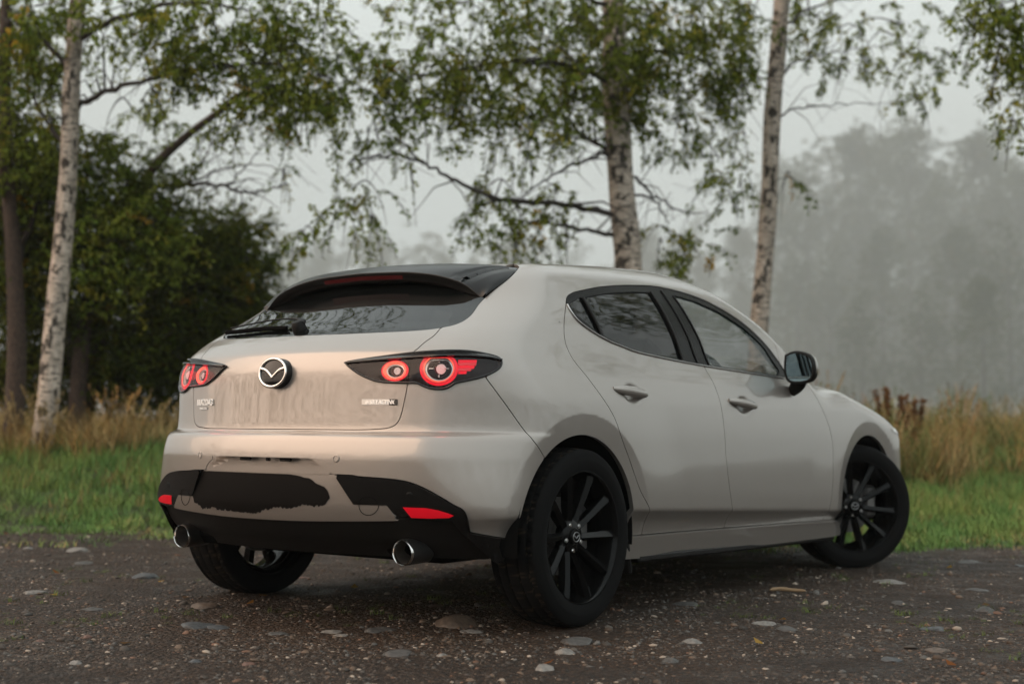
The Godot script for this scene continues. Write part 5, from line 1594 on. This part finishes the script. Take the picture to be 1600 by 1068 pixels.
	tree("brown_trunked_tree", "red-brown trunk standing left of the curved white birch", [Vector3(-4.68, 0.41, 13.0), Vector3(-4.66, 1.37, 13.0), Vector3(-4.72, 2.33, 13.0), Vector3(-4.84, 3.53, 13.0), Vector3(-4.91, 5.37, 13.1)], [.095, .085, .075, .06, .04], brown_bark,
		[[[Vector3(-4.87, 2.19, 13.4), Vector3(-4.61, 2.80, 13.3), Vector3(-4.46, 3.21, 13.2)], .04]], [[-4.99, 3.33, 13.5, 0.50, 0.69, 0.80, 140, .85], [-5.24, 2.27, 13.5, 0.44, 0.62, 0.80, 120, .8], [-4.90, 4.42, 13.6, 0.38, 0.57, 0.80, 80, .9]], 808)
	build_far_wood()

func build_far_wood() -> void:
	# trees that stand in the mist across the field: one of each build, then copies
	rng.seed = 909
	var kinds := []
	for v in 3:
		var t := thing("misty_tree", "", "tree", Vector3.ZERO, "trees fading into the mist across the field")
		obj("trunk", tube([Vector3.ZERO, Vector3(.1, 6, 0), Vector3(0, 13, .1), Vector3(0, 22, 0)], [.32, .26, .18, .04], 8).mesh(), brown_bark, t)
		var where := []; var tints := []
		for b in 40:
			var u := rng.randf()
			var h := lerpf(3.5, 23.5, u)
			var reach: float = [4.6 * sin(PI * clampf(u * .8 + .18, 0, 1)) + .5, 3.6 * (1.05 - u) + .4, 5.2 * sin(PI * clampf(u * .7 + .25, 0, 1))][v]
			var a := rng.randf() * TAU
			var c := Vector3(cos(a) * reach * .6, h, sin(a) * reach * .6)
			for i in 24:
				var q := Vector3(rng.randfn(0, .62), rng.randfn(0, .48), rng.randfn(0, .62)) * (1.0 + reach * .32)
				var s := rng.randf_range(2.4, 4.2)
				where.append(Transform3D((Basis(Vector3.UP, rng.randf() * TAU) * Basis(Vector3(0, 0, 1), rng.randf_range(-.4, .8))).scaled(Vector3(s, s, s)), c + q))
				tints.append(leaf_green(.5))
		many("crown", sprays[v], leaf_mat, where, tints, t).set_meta("kind", "stuff")
		kinds.append(t)
	var spots := [[105.0, 22.6, 0.91, 1.48, 0, "leftmost of the pale misty trees right of the slender birch"],
		[108.0, 27.2, 1.00, 0.65, 1, "pale pointed tree in the mist under the birch branch"],
		[104.0, 30.1, 0.97, 2.49, 2, "broad pale tree in the mist in the middle of the far wood"],
		[98.0, 30.8, 0.76, 0.97, 0, "low misty tree in the dip of the far treeline"],
		[100.0, 34.2, 0.92, 0.42, 1, "pointed misty tree at the second peak of the far treeline"],
		[96.0, 35.5, 0.77, 2.52, 2, "misty tree cut by the right edge of the photo"],
		[78.0, 25.2, 0.48, 5.76, 2, "darker low tree in the mist above the field on the right"],
		[74.0, 26.7, 0.48, 5.03, 0, "darkest misty tree at the right edge above the field"],
		[86.0, 23.1, 0.52, 4.81, 2, "broad low tree in the mist beside the white birch trunk"],
		[90.0, 20.8, 0.49, 1.39, 0, "low misty tree just right of the white birch trunk"],
		[70.0, 20.7, 0.31, 3.37, 0, "low dark clump of mist-veiled tree over the field"],
		[80.0, 31.8, 0.56, 1.74, 1, "misty tree just beyond the right edge"],
		[130.0, 17.4, 0.84, 1.08, 0, "faint misty tree between the two birch trunks"],
		[135.0, 13.1, 0.80, 0.67, 2, "faint broad tree in the mist right of the mossy birch"],
		[140.0, 6.5, 0.77, 1.35, 0, "faint misty tree left of the mossy birch trunk"],
		[138.0, 0.0, 0.79, 5.82, 2, "faint misty tree above the roof of the car"],
		[142.0, -7.2, 0.77, 5.21, 0, "faint misty tree above the rear spoiler"],
		[140.0, -13.6, 0.80, 5.07, 1, "faint misty tree above the rear window"],
		[138.0, -19.1, 0.75, 5.03, 2, "faint misty tree right of the dark bush"],
		[140.0, -24.0, 0.79, 1.21, 0, "faint misty tree just right of the dark bush"],
		[128.0, 21.3, 0.78, 1.95, 1, "faint misty tree left of the slender birch"],
		[124.0, 24.7, 0.99, 3.94, 2, "faint back-row misty tree, nearest the slender birch"],
		[124.0, 29.0, 1.05, 4.60, 0, "faint back-row misty tree, second from the slender birch"],
		[124.0, 33.5, 1.08, 5.37, 2, "faint back-row misty tree, under the tip of the bare birch branch"],
		[124.0, 37.6, 0.97, 5.53, 2, "faint back-row misty tree, in the dip of the treeline"],
		[124.0, 40.7, 1.03, 0.54, 0, "faint back-row misty tree, left of the pointed tree"],
		[124.0, 44.1, 1.02, 3.80, 2, "faint back-row misty tree, right of the pointed tree"],
		[124.0, 47.6, 0.95, 4.22, 2, "faint back-row misty tree, last one at the right"],
		[62.0, 21.2, 0.29, 3.18, 2, "dark low tree in the mist right above the field"],
		[72.0, 18.3, 0.31, 1.12, 0, "low misty tree right of the white trunk, above the weeds"],
		[92.0, 19.1, 0.47, 2.97, 2, "low misty tree close to the right of the white trunk"]]
	for i in spots.size():
		var q: Array = spots[i]
		var t: Node3D = kinds[q[4]]
		if i >= 3:
			t = kinds[q[4]].duplicate()
			t.name = numbered("misty_tree"); add_child(t)
		var p := at_spot(q[0], q[1], 0)
		p.y = ground_y(p.x, p.z) - .3
		t.position = p; t.rotation.y = q[3]; t.scale = Vector3.ONE * q[2]
		t.set_meta("label", q[5])
	# the closed wood far behind, one mass in the mist
	var mw := []; var mt := []
	for i in 5200:
		var lat := rng.randf_range(-80, 85)
		var q := at_spot(rng.randf_range(150, 172), lat, 0)
		var top := 19.0 + 6.0 * hump.get_noise_1d(lat * .35) + 4.0 * hump.get_noise_1d(lat * 1.7)
		q.y = ground_y(q.x, q.z) + top * pow(rng.randf(), .75)
		var s := rng.randf_range(5.0, 9.0)
		mw.append(Transform3D((Basis(Vector3.UP, rng.randf() * TAU) * Basis(Vector3(0, 0, 1), rng.randf_range(-.5, .9))).scaled(Vector3(s, s, s)), q))
		mt.append(leaf_green(.5))
	var mass := many("far_woods", sprays[2], leaf_mat, mw, mt)
	mass.set_meta("kind", "stuff"); mass.set_meta("label", "closed wood fading into the mist far across the field")
	# the wood round the yard on the photographer's side, seen in the paint and glass as reflections
	var where := []; var tints := []
	for i in 5200:
		var a := deg_to_rad(rng.randf_range(62, 298))
		var d := rng.randf_range(25, 34)
		var top := 6.6 + 2.6 * hump.get_noise_1d(a * 30.0) + 1.3 * hump.get_noise_1d(a * 130.0 + 50)
		var p := Vector3(EYE.x, 0, EYE.z) + (FWD * cos(a) + SIDE * sin(a)) * d
		p.y = pow(rng.randf(), .7) * top + .3
		var s := rng.randf_range(1.6, 3.0)
		where.append(Transform3D((Basis(Vector3.UP, rng.randf() * TAU) * Basis(Vector3(0, 0, 1), rng.randf_range(-.5, .9))).scaled(Vector3(s, s, s)), p))
		tints.append(leaf_green(.6))
	var wood := many("woods", sprays[0], leaf_mat, where, tints)
	wood.set_meta("kind", "stuff"); wood.set_meta("label", "leafy wood round the near side of the yard, mirrored in the car")
